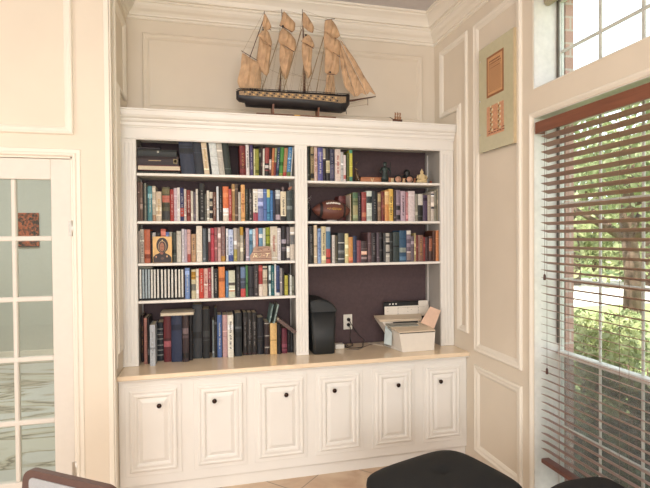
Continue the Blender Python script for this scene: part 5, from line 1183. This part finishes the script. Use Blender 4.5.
# ------------------------------------------------------------------ seats in the foreground
M_FAB = mat('black_fabric', (30, 31, 32), .9, var=.15, scale=300, bump=.5, bscale=900)
M_LEG = mat('dark_leg_wood', (48, 34, 28), .4)
def cushion_seat(name, label, cat, c, ux, uy, hx, hy, ztop, thick=.14, group=None):
    """tufted cushion on a frame with four tapered legs; ux, uy = unit axes of the seat"""
    c = Vector(c); ux = Vector(ux).normalized(); uy = Vector(uy).normalized()
    root = thing(name, label, cat, (c.x, c.y, 0), group)
    N = 28; vs = []
    def hgt(u, v):
        e = max(abs(u), abs(v)); r_ = (abs(u)**3.2+abs(v)**3.2)**(1/3.2)
        rim = max(0, 1-r_**3.4)**.5 if r_ < 1 else 0
        tuft = .022*math.exp(-(u*u+v*v)/.006)+.012*math.exp(-(u*u+v*v)/.05)
        return rim, tuft
    rings_ = []
    for k in range(14):
        f_ = 1-(k/13)**1.5 if k else 1
        ring = []
        for i in range(64):
            q = 2*math.pi*i/64; cs, sn = math.cos(q), math.sin(q); s_ = (abs(cs)**4.2+abs(sn)**4.2)**(-1/4.2)
            u, v = cs*s_*f_, sn*s_*f_
            dome = .075*(1-f_**3.0); z_ = ztop-.075+dome*1.0
            tuft = .020*math.exp(-(u*u+v*v)/.004)+.010*math.exp(-(u*u+v*v)/.06)
            ring.append(tuple(c+ux*(u*hx)+uy*(v*hy)+Vector((0, 0, z_-tuft))))
        rings_.append(ring)
    low = []
    for f_, dz in ((.93, -thick), (.985, -thick+.015), (1.0, -thick*.72), (1.004, -.07)):
        low.append([tuple(c+ux*(math.cos(2*math.pi*i/64)*(abs(math.cos(2*math.pi*i/64))**4.2+abs(math.sin(2*math.pi*i/64))**4.2)**(-1/4.2)*f_*hx)
                          + uy*(math.sin(2*math.pi*i/64)*(abs(math.cos(2*math.pi*i/64))**4.2+abs(math.sin(2*math.pi*i/64))**4.2)**(-1/4.2)*f_*hy)+Vector((0, 0, ztop-.02+dz))) for i in range(64)])
    loft(MB(), low+rings_, M_FAB).build('cushion', root)
    zc_ = ztop-.02-thick
    MB().lathe([(.002, -.001), (.009, .001), (.010, .004), (.006, .007)], tuple(c+Vector((0, 0, ztop-.031))), M_FAB, 14).build('tuft_button', root)
    fr_ = MB(); q4 = [c+ux*(a*hx*.9)+uy*(b*hy*.9) for a, b in ((-1, -1), (1, -1), (1, 1), (-1, 1))]
    fr_.prism([(p_.x, p_.y, zc_-.045) for p_ in q4], (0, 0, .044), M_LEG); fr_.build('seat_frame', root)
    for a, b in ((-1, -1), (1, -1), (1, 1), (-1, 1)):
        p_ = c+ux*(a*hx*.82)+uy*(b*hy*.82)
        MB().lathe([(.013, 0), (.014, .005), (.022, zc_-.046)], (p_.x, p_.y, .0), M_LEG, 12).build('leg', root)
    return root
cushion_seat('ottoman', 'black tufted fabric ottoman in front of the base cabinet', 'ottoman', (-.715, -1.50, 0), (.26, -.97, 0), (-.95, -.30, 0), .285, .335, .482)
cushion_seat('ottoman', 'black fabric ottoman under the blind at the lower right', 'ottoman', (-.236, -1.985, 0), (0, -1, 0), (-1, 0, 0), .20, .165, .572)
# chair with grey band, lower left
pA, pB = at(22, 468, 2, .80), at(117, 490, 2, .80)
dxy = Vector((pB[0]-pA[0], pB[1]-pA[1], 0)); Wc = dxy.length; ux = dxy.normalized(); uy = Vector((-ux.y, ux.x, 0))
ctr = Vector((pA[0], pA[1], 0))+ux*Wc/2; fw_ = -uy      # chair faces the viewer
M_CBR = mat('brown_chair_plastic', (92, 68, 62), .5); M_CGR = mat('grey_mesh', (168, 170, 172), .7, var=.1, scale=300)
root = thing('side_chair', 'brown chair with a light grey band across its back rest in the lower left', 'chair', (ctr.x, ctr.y, 0))
def CP(u, d, z): v = ctr+ux*u+fw_*d; return (v.x, v.y, z)
hw = Wc/2; R_ = .05; prof = []
for cx, a0 in ((hw-R_, 0), (-hw+R_, 1)):
    for k in range(7):
        q_ = math.pi/2*(a0+k/6); prof.append((cx+R_*math.cos(q_), .80-R_+R_*math.sin(q_)))
pts = prof+[(-hw-.05+.03, .44), (hw-.0, .44)]
MB().prism([CP(u, .0, z) for u, z in pts], tuple(-fw_*.022), M_CBR).build('backrest', root)
gp = []
for cx, a0 in ((hw-.055, 0), (-hw+.055, 1)):
    for k in range(5): q_ = math.pi/2*(a0+k/4); gp.append((cx+.020*math.cos(q_), .755+.020*math.sin(q_)))
for cx, a0 in ((-hw+.055, 2), (hw-.055, 3)):
    for k in range(5): q_ = math.pi/2*(a0+k/4); gp.append((cx+.020*math.cos(q_), .742+.020*math.sin(q_)))
MB().prism([CP(u, .003, z) for u, z in gp], tuple(-fw_*.0028), M_CGR).build('grey_band', root)
MB().prism([CP(-hw+.01, .40, .43), CP(hw-.01, .40, .43), CP(hw-.01, -.0, .43), CP(-hw+.01, -.0, .43)], (0, 0, .035), M_CBR).build('seat', root)
for u, d in ((-hw+.03, .37), (hw-.03, .37), (-hw+.03, .02), (hw-.03, .02)): MB().tube([CP(u, d, .0), CP(u, d, .429)], [.011, .014], M_CHROME, 10).build('leg', root)

# ------------------------------------------------------------------ garden outside
M_LAWN = wave_mat('lawn_grass', (118, 134, 82), (160, 176, 112), .9, 1.2, .3); M_DRV = mat('pale_concrete', (224, 216, 206), .8, var=.05, scale=1)
struct(MB().box(.27, -25, -.5, 70, 70, -.35, M_LAWN), 'ground_outside', 'green lawn outside the window')
dv = MB().box(2.2, 7.4, -.349, 60, 14.6, -.335, M_DRV); struct(dv, 'driveway', 'pale concrete driveway crossing the lawn')
struct(MB().box(.271, -4.5, -.349, 2.6, 3.2, -.338, mat('mulch_bed', (96, 78, 62), .95, var=.3, scale=12)), 'ground_bed', 'brown mulch bed along the house')
def leaf_mat(name, c1, c2):
    m = bpy.data.materials.new(name); m.use_nodes = True; nt = m.node_tree; b = nt.nodes['Principled BSDF']; b.inputs['Roughness'].default_value = .5
    g = nt.nodes.new('ShaderNodeTexCoord'); n = nt.nodes.new('ShaderNodeTexNoise'); n.inputs['Scale'].default_value = 3.5; n.inputs['Detail'].default_value = 5
    r = nt.nodes.new('ShaderNodeValToRGB'); r.color_ramp.elements[0].position = .35; r.color_ramp.elements[1].position = .65
    r.color_ramp.elements[0].color = lin(c1); r.color_ramp.elements[1].color = lin(c2)
    nt.links.new(g.outputs['Object'], n.inputs[0]); nt.links.new(n.outputs['Fac'], r.inputs[0]); nt.links.new(r.outputs[0], b.inputs['Base Color'])
    t = nt.nodes.new('ShaderNodeBsdfTranslucent'); nt.links.new(r.outputs[0], t.inputs[0]); mx = nt.nodes.new('ShaderNodeMixShader'); mx.inputs[0].default_value = .35
    nt.links.new(b.outputs[0], mx.inputs[1]); nt.links.new(t.outputs[0], mx.inputs[2]); nt.links.new(mx.outputs[0], nt.nodes['Material Output'].inputs[0]); return m
LF = [leaf_mat('leaf_bright', (130, 140, 90), (204, 208, 158)), leaf_mat('leaf_mid', (108, 118, 80), (168, 176, 126)), leaf_mat('leaf_deep', (62, 74, 50), (104, 118, 76))]
M_BARK = mat('tree_bark', (112, 92, 78), .9, var=.3, scale=9, bump=.8, bscale=40)
def leaves(cents, n, size, mt, seed):
    rs = np.random.RandomState(seed); C_ = np.array([c[:3] for c in cents]); R_ = np.array([c[3] for c in cents]); k = rs.choice(len(cents), n, p=R_**2/np.sum(R_**2))
    d = rs.normal(size=(n, 3)); d /= np.linalg.norm(d, axis=1)[:, None]; p = C_[k]+d*(R_[k]*(.55+.45*rs.rand(n)))[:, None]*np.array([1, 1, .8])
    a = rs.normal(size=(n, 3)); a /= np.linalg.norm(a, axis=1)[:, None]; b = np.cross(a, rs.normal(size=(n, 3))); b /= np.linalg.norm(b, axis=1)[:, None]
    s = size*(.6+.8*rs.rand(n))[:, None]
    v = np.stack([p-a*s, p+b*s*.5, p+a*s, p-b*s*.5], 1).reshape(-1, 3)
    m = MB(); m.v = [tuple(x) for x in v.tolist()]; m.f = [[4*i, 4*i+1, 4*i+2, 4*i+3] for i in range(n)]; m.m(mt); m.mi = [0]*n; m.sm = [False]*n
    return m
def tree(label, x, y, h, r_, tr, n, size, mt, seed, low=.35, group='garden trees beyond the window'):
    root = thing('garden_tree', label, 'tree', (x, y, -.35), group)
    rs = random.Random(seed)
    t = MB().tube([(x, y, -.36), (x+.03, y, h*.25), (x-.05, y+.05, h*.5), (x, y, h*.8)], [tr*1.25, tr, tr*.8, tr*.3], M_BARK, 12)
    for k in range(5):
        q = rs.uniform(0, 6.28); z0 = h*rs.uniform(.35, .6); t.tube([(x, y, z0), (x+r_*.4*math.cos(q), y+r_*.4*math.sin(q), z0+h*.15), (x+r_*.7*math.cos(q), y+r_*.7*math.sin(q), z0+h*.25)], [tr*.5, tr*.3, tr*.12], M_BARK, 7)
    t.build('trunk', root)
    cents = []
    for k in range(16):
        q = rs.uniform(0, 6.28); rr = r_*rs.uniform(.1, .75); cents.append((x+rr*math.cos(q), y+rr*math.sin(q), h*rs.uniform(low, .95), r_*rs.uniform(.28, .5)))
    leaves(cents, n, size, mt, seed).build('crown', root, fix=False)
def shrub(label, x, y, h, r_, n, size, mt, seed):
    root = thing('garden_shrub', label, 'shrub', (x, y, -.35), 'shrubs outside the window')
    rs = random.Random(seed); t = MB()
    for k in range(6):
        q = rs.uniform(0, 6.28); t.tube([(x, y, -.36), (x+r_*.3*math.cos(q), y+r_*.3*math.sin(q), -.35+h*.4), (x+r_*.6*math.cos(q), y+r_*.6*math.sin(q), -.35+h*.8)], [.02, .014, .005], M_BARK, 6)
    t.build('stems', root)
    cents = [(x+r_*.6*math.cos(q), y+r_*.6*math.sin(q), -.35+h*z_, r_*.5) for q, z_ in ((rs.uniform(0, 6.28), rs.uniform(.25, .85)) for _ in range(9))]
    leaves(cents, n, size, mt, seed).build('foliage', root, fix=False)
def gp(px, d):   # ground point seen at column px at horizontal distance d
    v = _f+_r*(px-325)/FPX; v = np.array([v[0], v[1]]); v /= np.linalg.norm(v); return CAM[0]+v[0]*d, CAM[1]+v[1]*d
x, y = gp(632, 9.0); tree('sturdy tree with a brown trunk standing close to the window before the driveway', x, y, 3.75, 2.0, .13, 1900, .07, LF[1], 4, .58)
for i, (px, d, h, r_, lb) in enumerate(((574, 21, 5.2, 2.3, 'leafy tree far behind the driveway, leftmost seen through the blind'), (597, 27, 6.0, 2.6, 'bright leafy tree far behind the driveway, second from the left'),
                                       (622, 34, 7.6, 3.4, 'tall leafy tree far behind the driveway in the middle of the view'), (646, 22, 5.2, 2.4, 'leafy tree far behind the driveway at the right of the view'),
                                       (676, 28, 6.2, 3.0, 'leafy tree far behind the driveway beyond the right edge of the window view'))):
    x, y = gp(px, d); tree(lb, x, y, h, r_, .2, 1900, .16, LF[i % 2], 20+i, .02)
for i, (px, d, h, r_, m_, lb) in enumerate(((583, 5.2, 1.25, .48, 0, 'bright green shrub nearest the brick edge of the window'), (602, 6.8, 1.1, .5, 1, 'mid green shrub right of the bright one by the brick edge'),
                                        (622, 4.2, .85, .36, 2, 'dark low shrub in the mulch bed below the meeting rail'), (648, 5.4, .95, .45, 1, 'green shrub at the right side of the window view'),
                                        (590, 3.6, .6, .27, 2, 'small dark shrub low in front of the bright green shrub'), (614, 8.6, .75, .5, 0, 'yellow green shrub at the edge of the near lawn'))):
    x, y = gp(px, d)
    x = max(x, .27+r_*1.12+.03); shrub(lb, x, y, h, r_, 2600, .035, LF[m_], 50+i)
